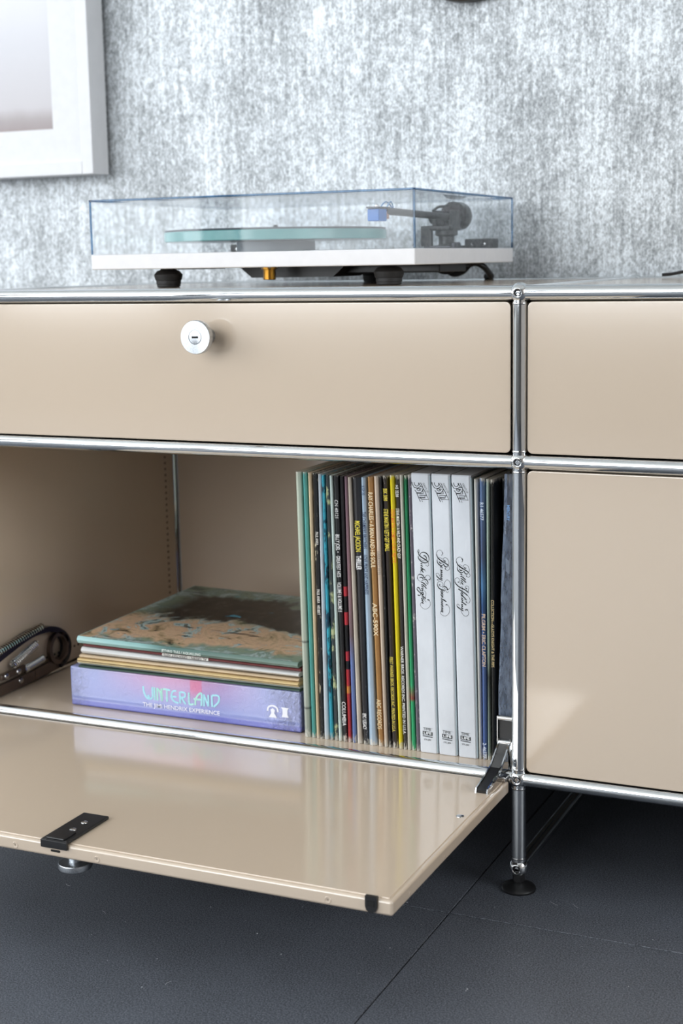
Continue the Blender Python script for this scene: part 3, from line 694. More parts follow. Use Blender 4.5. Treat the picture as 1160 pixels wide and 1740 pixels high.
BILLIE = [c1([[(390,365),(430,310),(430,250),(390,170)],[(120,360),(150,440),(200,530),(320,620),(450,700),(600,780),(720,870)],[(250,590),(450,710)],[(610,655),(550,665),(500,625)],[(680,945),(610,960),(540,910),(490,820),(450,880),(350,910),(250,860),(170,760),(160,650)],[(265,710),(300,780),(370,800),(420,785)],
  [(310,1010),(350,985),(415,1040)],[(310,1120),(380,1110),(480,1170),(580,1270)],[(320,1240),(370,1215),(480,1290),(600,1400)],[(330,1340),(370,1320),(430,1380)],[(440,1540),(440,1500),(380,1430),(330,1430)],[(190,1390),(230,1420)],[(40,1400),(80,1480),(180,1590),(320,1680),(450,1740)],[(485,1060),(495,1080)],[(485,1410),(495,1430)],[(610,1040),(640,1090)]]),
 c2([[(390,265),(540,330),(680,440)],[(630,275),(580,250),(560,220)],[(210,300),(280,350),(400,420),(530,500),(650,600)],[(330,490),(390,490),(430,570),(400,610),(345,560),(330,490)],[(330,650),(390,640),(490,710),(600,840)],[(340,730),(420,780)],[(480,815),(490,835)],[(340,850),(370,830),(430,890)],[(340,950),(400,950),(500,1020),(590,1080)],
  [(340,1060),(430,1080)],[(350,1140),(430,1165)],[(340,1230),(440,1280)],[(450,1385),(300,1295),(180,1220),(140,1160)],[(670,1345),(610,1300),(540,1325)],[(530,1320),(560,1335)],[(570,900),(610,950)]])]
BILLIE_T = [c1([[(390,170),(330,125),(250,125),(160,180),(110,290),(125,380)],[(490,610),(490,520),(560,485),(660,520),(740,620),(765,750),(740,870),(680,945)],[(160,650),(190,560),(300,515),(390,540),(430,590)],[(720,870),(790,970),(790,1060),(720,1125),(640,1090)],[(310,1440),(310,1490),(350,1520)],[(230,1420),(280,1390),(280,1300),(220,1200),(140,1190),(60,1240),(35,1350),(50,1430)]]),
 c2([[(560,220),(545,180),(600,125),(690,150),(725,240),(690,320),(690,420),(710,490)],[(650,600),(750,720),(770,840),(740,940),(660,980),(600,940)],[(360,160),(400,210),(390,300),(400,440)],[(420,780),(340,850)],[(430,890),(340,950)],[(430,1080),(350,1140)],[(430,1165),(340,1230)],[(140,1160),(130,1110),(160,1070),(220,1080),(270,1150)],[(330,1360),(370,1480),(460,1600),(560,1640),(660,1590),(715,1480),(690,1370)]])]
CX = [(713.5, 1046), (747.5, 1046), (781.5, 1046)]
for k, (xt0, xt1, xb0, xb1, zt, yf, lab, num) in enumerate(BOXES):
    o = B(); N = 6; vs = []; fs = []; r = .0016
    prof = [(0, None), (0, .0018), (.07, .0004), (.10, 0), (.90, 0), (.93, .0004), (1, .0018), (1, None)]
    rings = [(0, .0012), (.005, .0003)]+[(i/N, 0) for i in range(1, N)]+[(.990, 0), (.996, .0004), (1, .0016)]
    for t, ins in rings:
        z = SH+.0004+(zt-SH)*t; a = xb0+(xt0-xb0)*t+.0003; c = xb1+(xt1-xb1)*t-.0006
        for u, d in prof: vs.append((a+(c-a)*u, (yf+.315) if d is None else yf+d+ins, z))
    n = len(prof)
    for i in range(len(rings)-1):
        for q in range(n): fs.append((i*n+q, i*n+(q+1) % n, (i+1)*n+(q+1) % n, (i+1)*n+q))
    fs.append(tuple(range(n-1, -1, -1))); fs.append(tuple((len(rings)-1)*n+q for q in range(n)))
    o.add(vs, fs); bo = o.obj('record_box', BOXM); tag(bo, lab, 'box set', 'white jazz record box sets')
    # seam of the slip-in tray down the right edge
    sm = B()
    for dx, wd in ((-.0007, .0010),):
        vs2 = []
        for t in (0, 1):
            z = SH+.002+(zt-SH-.004)*t; c = xb1+(xt1-xb1)*t+dx
            vs2 += [(c-wd, yf+.0012, z), (c+wd*.9, yf+.0012, z), (c+wd*.9, yf+.30, z), (c-wd, yf+.30, z)]
        sm.add(vs2, [(3,2,1,0),(4,5,6,7),(0,1,5,4),(1,2,6,5),(2,3,7,6),(3,0,4,7)])
    sm.obj('tray_edge', TRAY, bo, smooth=False)
    # print on the spine: photo pixels measured from this spine's centre line
    px0 = (714.2, 748.5, 783.2)[k]; px1 = (728.2, 760.6, 794.3)[k]
    def F(px, py, k=k, px0=px0, px1=px1, xt0=xt0, xt1=xt1, xb0=xb0, xb1=xb1, zt=zt, yf=yf):
        tt = (py-806)/(1282-806); cpx = px0+(px1-px0)*tt
        z = zt-.001-(py-806-(0, 2.0, 4.0)[k])/1524.0; t = (z-SH)/(zt-SH)
        xc = (xb0+xb1)/2+((xt0+xt1)/2-(xb0+xb1)/2)*t
        return (xc+(px-cpx)/1440.0, yf-.00015, z)
    ink = B()
    main, thin = ((DUKE, DUKE_T), (BENNY, BENNY_T), (BILLIE, BILLIE_T))[k]
    for grp in main:
        for q in grp: ribbon(ink, q, F, 1.9, (math.radians(115), .75))
    for grp in thin:
        for q in grp: ribbon(ink, q, F, .62)
    ink.obj('script_lettering', INK, bo, smooth=False, fix=False)
    jz = B(); dj = (0, 34.3, 67.2)[k]; dyj = (0, .8, 1.6)[k]
    for q in JAZZ: ribbon(jz, [(698+dj+x/34.1, 815+dyj+y/34.1) for x, y in q], F, 1.15, smooth=False)
    jz.obj('jazz_emblem', INK, bo, smooth=False, fix=False)
    def frame_at(px, py, ang=0):
        a = Vector(F(px, py)); ex = Vector((math.cos(ang), 0, -math.sin(ang))); ey = Vector((math.sin(ang), 0, math.cos(ang)))
        return Matrix(((ex.x, ey.x, 0, a.x), (0, 0, -1, a.y-.00005), (ex.z, ey.z, 0, a.z), (0, 0, 0, 1)))
    font_text('giants_lettering', 'GIANTS OF', frame_at(719.6+dj, 819.8+dyj, math.radians(63)), .0031, INK, bo, width=.0118)
    # publisher mark near the foot
    lx0, ly0 = (717.7, 1245.0) if k == 0 else ((751.2, 1248.2) if k == 1 else (782.2, 1249.5))
    font_text('publisher_lettering', 'TIME', frame_at(lx0+1.0, ly0+3.4), .0046, INK, bo, width=.0095)
    lb = B(); q = [F(lx0, ly0+6.6), F(lx0+17.2, ly0+7.6), F(lx0+17.2, ly0+14.2), F(lx0, ly0+13.4)]
    lb.add(q, [(0, 1, 2, 3)]); q = [F(lx0, ly0+14.8), F(lx0+17.2, ly0+16.1), F(lx0+17.2, ly0+17.6), F(lx0, ly0+16.2)]; lb.add(q, [(0, 1, 2, 3)])
    lb.obj('publisher_bar', INK, bo, smooth=False, fix=False)
    m2 = frame_at(lx0+2.0, ly0+10.4); m2.translation.y -= .0001
    font_text('publisher_lettering', 'LIFE', m2, .0042, inkm((232, 236, 240)), bo, width=.0094, bold=.03)
    m2 = frame_at(lx0-.2, ly0+3.4)
    font_text('publisher_lettering', num, frame_at(lx0+2.4, ly0+21.8), .0025, INK, bo, width=.0085, bold=.01)
    br = B()
    for x_, y_, w_, h_ in ((lx0, ly0, 17.2, .22),):
        br.add([F(x_, y_), F(x_+w_, y_+1), F(x_+w_, y_+1+h_), F(x_, y_+h_)], [(0, 1, 2, 3)])
    br.obj('publisher_line', INK, bo, smooth=False, fix=False)

# ------------------------------------------------------------------ lying stack
def mat_purple():
    t = NT('violet_print_in_film')
    tc = t.n('ShaderNodeTexCoord'); sx = t.n('ShaderNodeSeparateXYZ'); t.l(tc.outputs['Object'], sx.inputs[0])
    def mrange(sock, a, b):
        m = t.n('ShaderNodeMapRange'); m.inputs[1].default_value = a; m.inputs[2].default_value = b; t.l(sock, m.inputs[0]); return m.outputs[0]
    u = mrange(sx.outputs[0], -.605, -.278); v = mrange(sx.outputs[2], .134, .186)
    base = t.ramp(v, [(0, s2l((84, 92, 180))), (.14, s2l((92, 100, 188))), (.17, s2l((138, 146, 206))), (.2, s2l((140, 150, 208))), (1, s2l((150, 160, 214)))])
    pk = t.ramp(u, [(.12, (0, 0, 0, 1)), (.42, (.75, .75, .75, 1)), (.55, (.7, .7, .7, 1)), (.86, (0, 0, 0, 1))])
    pv = t.ramp(v, [(.3, (0, 0, 0, 1)), (.95, (1, 1, 1, 1))])
    m = t.n('ShaderNodeMath', operation='MULTIPLY'); t.l(pk, m.inputs[0]); t.l(pv, m.inputs[1])
    c = t.mix(m.outputs[0], base, s2l((206, 132, 172)))
    # deep pink ribbon at the top edge
    rb = t.ramp(u, [(.535, (0, 0, 0, 1)), (.54, (.7, .7, .7, 1)), (.585, (.7, .7, .7, 1)), (.59, (0, 0, 0, 1))])
    m2 = t.n('ShaderNodeMath', operation='MULTIPLY'); t.l(rb, m2.inputs[0]); t.l(t.ramp(v, [(.5, (0, 0, 0, 1)), (.75, (1, 1, 1, 1))]), m2.inputs[1])
    t.base(t.mix(m2.outputs[0], c, s2l((208, 96, 140))))
    t.set(Roughness=.3); t.p.inputs['Coat Weight'].default_value = 1.0; t.p.inputs['Coat IOR'].default_value = 1.7; t.p.inputs['Coat Roughness'].default_value = .05
    e = t.ramp(u, [(0, (1, 1, 1, 1)), (.09, (.12, .12, .12, 1)), (.84, (.12, .12, .12, 1)), (.93, (1, 1, 1, 1))])
    wr = t.noise((120, 120, 90), 4, .7, dist=1.2)
    m3 = t.n('ShaderNodeMath', operation='MULTIPLY'); t.l(e, m3.inputs[0]); t.l(wr, m3.inputs[1])
    t.bump(m3.outputs[0], 1.0, .009)
    return t.m
STK = 'records lying flat in a stack'
PX0, PX1, PYF, PZ1 = -.6045, -.2792, .0350, .1855
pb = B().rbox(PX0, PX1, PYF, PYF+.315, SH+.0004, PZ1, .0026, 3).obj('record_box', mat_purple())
tag(pb, 'thick violet box set in shrink film, at the bottom of the lying stack', 'box set')
# crinkled film fins at both ends
fm = mat_acrylic('clear_film', (.93, .94, .97, 1), .08, 1.5)
for xs, sg in ((PX0, -1), (PX1, 1)):
    film_b = B()
    for k in range(7):
        z = .142+k*.006; y = PYF+.0012+.003*random.random()
        film_b.add([(xs-sg*.016, PYF-.0004, z+random.uniform(-.003, .003)), (xs+sg*.0004, y-.0014, z+.006), (xs+sg*.0016, y+.012, z-.001), (xs+sg*.0005, y+.004, z-.004)], [(0, 1, 2, 3)])
    film_b.obj('shrink_film', fm, pb, smooth=False)
AQ1, AQ2 = s2l((178, 240, 246)), s2l((186, 246, 222))
t = NT('aqua_print'); tc = t.n('ShaderNodeTexCoord'); sx = t.n('ShaderNodeSeparateXYZ'); t.l(tc.outputs['Object'], sx.inputs[0])
mr = t.n('ShaderNodeMath', operation='SINE'); mm = t.n('ShaderNodeMath', operation='MULTIPLY'); mm.inputs[1].default_value = 130; t.l(sx.outputs[0], mm.inputs[0]); t.l(mm.outputs[0], mr.inputs[0])
t.base(t.ramp(mr.outputs[0], [(0, AQ1), (1, AQ2)])); t.set(Roughness=.4); AQUA = t.m
WL = [[(68,70),(76,140),(105,205),(150,232)],[(150,232),(132,178)],[(150,232),(190,205),(192,82)],[(222,85),(222,245)],[(258,92),(258,250)],[(262,100),(300,150),(318,258)],[(318,100),(318,258)],[(338,106),(436,122)],[(388,112),(388,266)],
 [(520,132),(468,140),(450,205),(485,262),(545,285)],[(462,202),(520,207)],[(566,142),(566,290)],[(570,145),(632,158),(630,208),(575,214)],[(585,214),(640,298)],[(690,152),(690,292),(748,300)],[(772,312),(780,235),(828,172),(862,176),(856,322)],[(750,234),(856,246)],[(892,176),(892,326)],[(895,185),(948,322)],[(952,182),(952,330)],[(1002,186),(1002,336)],[(1004,190),(1090,198),(1092,270),(1022,338)]]
def FP(zx, zy, lift=.0002):
    px = 235+zx/8.0; py = 1160+zy/8.0
    u = (px-119)/(511-119.0)
    zb = 1196+(1247-1196)*u; ztp = 1137+(1178-1137)*u
    persp = u*(1+.07*(1-u))
    return (PX0+(PX1-PX0)*persp, PYF-lift, SH+(PZ1-SH)*(zb-py)/(zb-ztp))
wl_ = B()
for k_, q in enumerate(WL): ribbon(wl_, q, lambda x, y, k_=k_: FP(x, y, .0002+.000012*k_), 22)
wl_.obj('title_lettering', AQUA, pb, smooth=False, fix=False)
wl2 = B()
for q in WL: ribbon(wl2, q, lambda x, y: FP(x, y, .0007), 2.6)
wl2.obj('title_lettering', inkm((150, 166, 214)), pb, smooth=False, fix=False)
A0 = Vector(FP(60, 285)); A1 = Vector(FP(1105, 412))
font_text('title_lettering', 'THE JIMI HENDRIX EXPERIENCE', Matrix(((1,0,0,A0.x),(0,0,-1,A0.y-.0008),(0,1,0,(A0.z+A1.z)/2-.0008),(0,0,0,1))), .0074, inkm((240, 240, 250)), pb, width=A1.x-A0.x, bold=.012)
ic = B(); cxp, czp = -.3165, .1585
def IC(x, y): return (cxp+x, PYF-.0003, czp+y)
ribbon(ic, [(-.007, -.001), (-.0055, .004), (0, .0062), (.0055, .004), (.007, -.001)], IC, .0022)
ic.add([IC(-.0055, -.0085), IC(.0055, -.0085), IC(.002, -.003), IC(.003, .001), IC(0, .0032), IC(-.003, .001), IC(-.002, -.003)], [tuple(range(7))])
ic.add([IC(.0115, -.0065), IC(.021, -.0065), IC(.0195, -.003), IC(.0195, .0025), IC(.0215, .0055), IC(.011, .0055), IC(.013, .0025), IC(.013, -.003)], [tuple(range(8))])
ic.obj('label_emblem', inkm((238, 240, 250)), pb, smooth=False, fix=False)

def mat_cover():
    """loose painterly cover print: greens, near-black cloak shape, tan ground"""
    t = NT('painted_cover_print')
    big = t.noise((9, 7, 9), 4, .6, dist=1.0); med = t.noise((30, 24, 30), 4, .65, dist=.8); sm = t.noise((90, 60, 90), 3)
    g = t.ramp(med, [(.30, s2l((74, 92, 80))), (.42, s2l((140, 156, 134))), (.50, s2l((118, 142, 132))), (.58, s2l((178, 196, 196))), (.70, s2l((96, 114, 102)))])
    tan = t.ramp(med, [(.28, s2l((60, 52, 44))), (.36, s2l((176, 150, 116))), (.47, s2l((222, 186, 154))), (.55, s2l((206, 168, 136))), (.60, s2l((176, 204, 206))), (.66, s2l((70, 66, 58))), (.72, s2l((214, 196, 160)))])
    tc = t.n('ShaderNodeTexCoord'); sx = t.n('ShaderNodeSeparateXYZ'); t.l(tc.outputs['Object'], sx.inputs[0])
    mr = t.n('ShaderNodeMapRange'); mr.inputs[1].default_value = .03; mr.inputs[2].default_value = .345
    wob = t.n('ShaderNodeMath', operation='MULTIPLY_ADD'); wob.inputs[1].default_value = .16; t.l(big, wob.inputs[0]); t.l(sx.outputs[1], wob.inputs[2])
    sb_ = t.n('ShaderNodeMath', operation='SUBTRACT'); t.l(wob.outputs[0], sb_.inputs[0]); sb_.inputs[1].default_value = .08
    t.l(sb_.outputs[0], mr.inputs[0])
    ft = t.ramp(mr.outputs[0], [(.02, (0, 0, 0, 1)), (.06, (.95, .95, .95, 1)), (.34, (.9, .9, .9, 1)), (.42, (0, 0, 0, 1))])
    fd = t.ramp(mr.outputs[0], [(.38, (0, 0, 0, 1)), (.42, (1, 1, 1, 1)), (.76, (1, 1, 1, 1)), (.81, (0, 0, 0, 1))])
    # the dark shape keeps clear of the left edge of the print
    mx = t.n('ShaderNodeMapRange'); mx.inputs[1].default_value = -.58; mx.inputs[2].default_value = -.54; t.l(sx.outputs[0], mx.inputs[0])
    fx = t.n('ShaderNodeMath', operation='MULTIPLY'); t.l(fd, fx.inputs[0]); t.l(mx.outputs[0], fx.inputs[1])
    c = t.mix(ft, g, tan)
    dk = t.ramp(sm, [(.3, s2l((30, 26, 22))), (.60, s2l((54, 46, 40))), (.72, s2l((84, 84, 78)))])
    c = t.mix(fx.outputs[0], c, dk)
    ln = t.ramp(t.noise((10, 70, 12), 3, dist=2.0), [(.33, (.9, .9, .9, 1)), (.37, (0, 0, 0, 1))])
    c = t.mix(ln, c, s2l((44, 40, 36)))
    rg_ = t.ramp(t.noise((26, 60, 26), 2, dist=1.0), [(.70, (0, 0, 0, 1)), (.73, (.9, .9, .9, 1))])
    c = t.mix(rg_, c, s2l((60, 160, 190)))
    t.base(c); t.set(Roughness=.3)
    return t.m
COVER = mat_cover()
PAPER = plain('paper_cream', (196, 182, 150), .7)
def flat_record(name, zl0, zr0, tl, tr_, x0, x1, yf, rot, spine, label, depth=.306, cover=None):
    """sleeve lying down; its left and right ends can sit at different heights"""
    M = Matrix.Translation(((x0+x1)/2, yf, 0)) @ Matrix.Rotation(math.radians(rot), 4, 'Z') @ Matrix.Translation((-(x0+x1)/2, -yf, 0))
    N = 10; vs = []; fs = []
    prof = [(None, 0), (.003, 0), (.0008, .25), (0, .5), (.0008, .75), (.003, 1), (None, 1)]
    for i in range(N+1):
        u = i/N; x = x0+(x1-x0)*u; zb = zl0+(zr0-zl0)*u+.0001*math.sin(6*u+zl0*900); th = tl+(tr_-tl)*u
        for d, h in prof: vs.append(M @ Vector((x, yf+(depth if d is None else d*min(1, th/.004)), zb+th*h)))
    n = len(prof)
    for i in range(N):
        for k in range(n): fs.append((i*n+k, (i+1)*n+k, (i+1)*n+(k+1) % n, i*n+(k+1) % n))
    fs.append(tuple(range(n))); fs.append(tuple(N*n+k for k in range(n-1, -1, -1)))
    o = B().add(vs, fs).obj(name, spine); tag(o, label, 'record', STK)
    if cover is not None:
        cv = B(); q = []
        for i in range(N+1):
            u = i/N; x = x0+.0015+(x1-x0-.003)*u; z = zl0+(zr0-zl0)*u+tl+(tr_-tl)*u+.0001*math.sin(6*u+zl0*900)+.0002
            q += [M @ Vector((x, yf+.0028, z)), M @ Vector((x, yf+depth-.001, z))]
        cv.add(q, [(2*i, 2*i+2, 2*i+3, 2*i+1) for i in range(N)]); cv.obj('cover_print', cover, o, smooth=False)
    return o, M
z = PZ1+.0003
FL = []
def lay(tl, tr_, x0, x1, yf, rot, spec, label, cover=None):
    global zl, zr
    o, M = flat_record('record_sleeve', zl, zr, tl, tr_, x0, x1, yf, rot, mat_spine('flat_spine_%d' % len(FL), spec), label, cover=cover)
    FL.append((o, M, zl, zr, tl, tr_, x0, x1, yf)); zl += tl+.0003; zr += tr_+.0003
zl = zr = PZ1+.0003
lay(.0030, .0034, -.588, -.2790, .031, .2, ('c', (70, 92, 84), .03), 'thin dark green sleeve lying directly on the violet box')
lay(.0034, .0026, -.590, -.2785, .033, -.2, ('c', (176, 184, 184), .02), 'pale grey sleeve lying just above the dark green one')
lay(.0022, .0016, -.588, -.2790, .029, .2, ('c', (206, 192, 154), .03), 'pale straw sleeve in the lower part of the lying stack')
lay(.0034, .0036, -.587, -.2790, .027, .0, ('c', (218, 192, 142), .04), 'honey-yellow sleeve lying under a pale one in the stack')
lay(.0044, .0036, -.585, -.2795, .030, .3, ('c', (208, 186, 156), .05), 'tan sleeve with worn spine in the middle of the lying stack')
lay(.0012, .0012, -.580, -.2790, .036, .5, ('c', (44, 52, 54), .02), 'very thin blackish sleeve lying under the white one')
lay(.0078, .0052, -.582, -.2795, .030, .4, ('c', (214, 214, 214), .03, (150, 140, 140)), 'white sleeve with grey print lying under the maroon one')
lay(.0042, .0044, -.580, -.2790, .034, .8, ('c', (134, 74, 74), .03), 'maroon-spined sleeve lying second from top, upside-down lettering')
lay(.0016, .0010, -.578, -.2790, .042, 1.4, ('c', (36, 34, 34), .01), 'thin black sleeve squeezed below the painted cover')
lay(.0092, .0070, -.583, -.2795, .026, 1.2, ('bands', [(0, (126, 166, 164)), (1, (126, 166, 164))], 'L'), 'topmost record of the stack with painted green and black cover', cover=COVER)
# spine of the top record: pale blue-green at its left, deeper green to the right
tm = NT('top_record_spine'); tc = tm.n('ShaderNodeTexCoord'); sx = tm.n('ShaderNodeSeparateXYZ'); tm.l(tc.outputs['Object'], sx.inputs[0])
mr = tm.n('ShaderNodeMapRange'); mr.inputs[1].default_value = -.583; mr.inputs[2].default_value = -.279; tm.l(sx.outputs[0], mr.inputs[0])
tm.base(tm.ramp(mr.outputs[0], [(0, s2l((158, 196, 196))), (.3, s2l((130, 172, 170))), (.42, s2l((76, 108, 104))), (.7, s2l((96, 120, 112))), (1, s2l((110, 132, 122)))])); tm.set(Roughness=.3)
FL[-1][0].data.materials[0] = tm.m
def flat_text(k, body, x0, x1, rgb, size, flip=False, v=.5):
    o, M, a, b, tl, tr_, xa, xb, yf = FL[k]
    u = ((x0+x1)/2-xa)/(xb-xa); zc = a+(b-a)*u+(tl+(tr_-tl)*u)*v; sl = math.atan2((b+tr_*v)-(a+tl*v), xb-xa)
    ex = Vector((math.cos(sl), 0, math.sin(sl))); ey = Vector((-math.sin(sl), 0, math.cos(sl)))
    st = Vector((x0, yf-.0003, zc-ex.z*(x1-x0)/2))
    if flip: st = Vector((x1, yf-.0003, zc+ex.z*(x1-x0)/2)); ex, ey = -ex, -ey
    T_ = Matrix(((ex.x, ey.x, 0, st.x), (0, 0, -1, st.y), (ex.z, ey.z, 0, st.z), (0, 0, 0, 1)))
    font_text('spine_lettering', body, M @ T_, size, inkm(rgb), o, width=x1-x0, bold=.015)
flat_text(9, 'JETHRO TULL / AQUALUNG', -.462, -.408, (226, 236, 232), .0042, v=.42)
pt = B(); o, M, a, b, tl, tr_, xa, xb, yf = FL[7]
u0, u1 = (-.466-xa)/(xb-xa), (-.402-xa)/(xb-xa)
pt.add([M @ Vector((xa+(xb-xa)*u, yf-.0002, a+(b-a)*u+(tl+(tr_-tl)*u)*v)) for u, v in ((u0, .12), (u1, .12), (u1, .9), (u0, .9))], [(0, 1, 2, 3)])
pt.obj('spine_label', inkm((226, 224, 218)), o, smooth=False, fix=False)
flat_text(7, 'AL GREEN • GREATEST HITS', -.464, -.404, (44, 30, 30), .0040, flip=True)

# ------------------------------------------------------------------ turntable
TX0, TX1, TY0, TY1 = -.6118, -.1690, .1361, .504
TZ0, TZ1, TZC = .6795, .6985, .7655
tt = thing('turntable', (-.39, .32, .656), 'white turntable under a clear acrylic dust cover on the sideboard', 'turntable')
B().rbox(TX0, TX1, TY0, TY1, TZ0, TZ1, .0016, 3).obj('plinth', WHITEP, tt)
GL = mat_acrylic('clear_acrylic', (.975, .985, .992, 1), .015, 1.35)
EDGE = mat_acrylic('acrylic_edge', (.38, .52, .66, 1), .05, 1.5)
g0 = .0006; th = .0032
cv = B()
x0, x1, y0, y1, zb_, zt_ = TX0+.0012, TX1-.0012, TY0+.0012, TY1-.0012, TZ1+.0004, TZC
cv.add([(x0,y0,zb_),(x1,y0,zb_),(x1,y0,zt_),(x0,y0,zt_)], [(0,1,2,3)])
cv.add([(x1,y0,zb_),(x1,y1,zb_),(x1,y1,zt_),(x1,y0,zt_)], [(0,1,2,3)])
cv.add([(x0,y1,zb_),(x1,y1,zb_),(x1,y1,zt_),(x0,y1,zt_)], [(3,2,1,0)])
cv.add([(x0,y0,zb_),(x0,y1,zb_),(x0,y1,zt_),(x0,y0,zt_)], [(3,2,1,0)])
cv.add([(x0,y0,zt_),(x1,y0,zt_),(x1,y1,zt_),(x0,y1,zt_)], [(0,1,2,3)])
i_ = .003
cv.add([(x0+i_,y0+i_,zb_),(x1-i_,y0+i_,zb_),(x1-i_,y0+i_,zt_-i_),(x0+i_,y0+i_,zt_-i_)], [(3,2,1,0)])
cv.add([(x1-i_,y0+i_,zb_),(x1-i_,y1-i_,zb_),(x1-i_,y1-i_,zt_-i_),(x1-i_,y0+i_,zt_-i_)], [(3,2,1,0)])
cv.add([(x0+i_,y0+i_,zt_-i_),(x1-i_,y0+i_,zt_-i_),(x1-i_,y1-i_,zt_-i_),(x0+i_,y1-i_,zt_-i_)], [(3,2,1,0)])
dc = cv.obj('dust_cover', GL, tt, smooth=False, fix=False)
e = .0013
for a, b_ in (((x0,y0,zt_),(x1,y0,zt_)), ((x1,y0,zt_),(x1,y1,zt_)), ((x0,y1,zt_),(x1,y1,zt_)), ((x0,y0,zt_),(x0,y1,zt_)),
             ((x0,y0,zb_),(x0,y0,zt_)), ((x1,y0,zb_),(x1,y0,zt_)), ((x1,y1,zb_),(x1,y1,zt_))):
    lo_ = [min(p, q)-e for p, q in zip(a, b_)]; hi_ = [max(p, q)+e for p, q in zip(a, b_)]
    lo_[2] = max(lo_[2], TZ1+.0003)
    B().rbox(lo_[0], hi_[0], lo_[1], hi_[1], lo_[2], hi_[2], .0006, 1).obj('cover_edge', EDGE, dc)
PC = (-.4335, .3060)
t = NT('frosted_glass_platter'); t.base(s2l((128, 178, 176))); t.set(Roughness=.2); t.p.inputs['Transmission Weight'].default_value = .15
t.base(t.ramp(t.noise((30, 30, 30), 2), [(.3, s2l((92, 154, 154))), (.7, s2l((122, 176, 174)))])); PLAT = t.m
plt_ = B().lathe([(.02, 0), (.1462, 0), (.1470, .0008), (.1470, .0118), (.1462, .0126), (.02, .0126)], (PC[0], PC[1], .7130), n=96).obj('platter', PLAT, tt)
B().lathe([(.006, 0), (.1455, 0), (.1458, .0012), (.1450, .0022), (.006, .0022)], (PC[0], PC[1], .7258), n=96).obj('felt_mat', plain('grey_felt', (84, 90, 96), .9), tt)
B().lathe([(.052, 0), (.052, .013), (.03, .0142)], (PC[0], PC[1], .6988), n=64).obj('sub_platter', plain('sub_platter_grey', (150, 158, 168), .35), tt)
B().lathe([(.0034, 0), (.0034, .0065), (.0026, .0078), (.001, .0084)], (PC[0], PC[1], .7255), n=20).obj('spindle', DARKSTEEL, tt)
# tonearm
ax, ay, az = -.2290, .415, .7405       # bearing
ta = B().lathe([(.018, 0), (.018, .004), (.0105, .0055), (.0105, .016), (.0150, .018), (.0150, .026)], (ax, ay-.012, .6988), n=32).obj('tonearm_base', BLACK, tt)
B().rbox(ax-.017, ax+.013, ay-.033, ay+.008, .7225, .7290, .002, 2).obj('bearing_yoke', BLACK, tt)
B().rbox(ax-.0155, ax-.0085, ay-.026, ay+.004, .726, .7490, .002, 2).obj('bearing_yoke', BLACK, tt)
B().rbox(ax+.0085, ax+.0135, ay-.026, ay+.004, .726, .7490, .002, 2).obj('bearing_yoke', BLACK, tt)
B().lathe([(.0075, 0), (.0078, .001), (.0078, .0060), (.006, .0075)], (ax-.0155, ay-.012, .7395), (-1, 0, 0), 24).obj('bias_knob', DARKSTEEL, tt)
hx0, hy0, hz0 = -.2440, .206, .7445
arm = B().path(smooth_pts([(ax, ay-.004, az), (ax-.004, ay-.07, az+.0012), (ax-.010, ay-.14, az+.003), (hx0+.001, hy0+.02, hz0)], 6), .0046, 14).obj('arm_tube', BLACK, tt)
B().rbox(hx0-.008, hx0+.008, hy0-.018, hy0+.022, hz0+.0022, hz0+.0046, .0008, 2).obj('headshell', DARKSTEEL, arm)
B().rbox(hx0-.0075, hx0+.0075, hy0-.016, hy0+.010, hz0-.0125, hz0+.0020, .0012, 2).obj('cartridge', plain('cartridge_blue', (0, 98, 176), .35), arm)
B().lathe([(.0026, 0), (.0026, .002), (.001, .0028)], (hx0+.002, hy0-.008, hz0+.0046), n=12).obj('headshell_screw', STEEL, arm)
wr = B()
for dx, col in ((-.004, 0), (.004, 1)):
    wr.path(smooth_pts([(hx0+dx, hy0+.010, hz0-.003), (hx0+dx, hy0+.020, hz0+.006), (hx0+dx*.8, hy0+.032, hz0+.0115), (hx0+dx*.4, hy0+.042, hz0+.008), (hx0+.002, hy0+.047, hz0)], 5), .0009, 6)
wr.obj('lead_wire', plain('lead_blue', (90, 140, 190), .4), arm)
B().rbox(hx0-.004, hx0+.004, hy0+.008, hy0+.026, hz0-.0095, hz0-.0005, .001, 2).obj('cartridge_pins', plain('copper_pins', (170, 130, 110), .35, .5), arm)
cw = B().lathe([(.0145, 0), (.0180, .002), (.0190, .004), (.0190, .026), (.0180, .028), (.006, .0285), (.006, .036)], (ax-.001, ay+.012, az+.0015), (.03, 1, 0), 40).obj('counterweight', mat_chrome('counterweight_black', (40, 36, 38), .18), tt)
B().tube((ax, ay-.01, az), (ax, ay+.02, az), .0048, 14).obj('arm_stub', BLACK, tt)
B().rbox(ax-.030, ax-.014, ay-.030, ay-.024, .7020, .7290, .0015, 2).obj('arm_rest', BLACK, tt)
B().path(smooth_pts([(ax-.006, ay-.045, .7475), (ax-.004, ay-.030, .7530), (ax+.002, ay-.018, .7540), (ax+.004, ay-.012, .7580)], 5), .0018, 8).obj('cueing_lever', BLACK, tt)
B().lathe([(.0068, 0), (.0072, .001), (.0072, .007), (.0060, .008)], (ax+.0185, ay-.03, .6990), (0, 0, 1), 24).obj('lift_pillar', DARKSTEEL, tt)
B().rbox(ax-.026, ax+.020, ay-.030, ay+.012, .6988, .7030, .0015, 2).obj('arm_plate', DARKSTEEL, tt)
for xx in (-.2080, -.5720):
    hb = B().rbox(xx-.0200, xx+.0200, TY1-.034, TY1-.0055, .6988, .7120, .002, 2).obj('cover_hinge', BLACK, tt)
    for d in (-.008, .0085): B().lathe([(.0026, 0), (.0024, .0008), (.0001, .001)], (xx+d, TY1-.034, .7045), (0, -1, 0), 12).obj('hinge_screw', STEEL, hb)
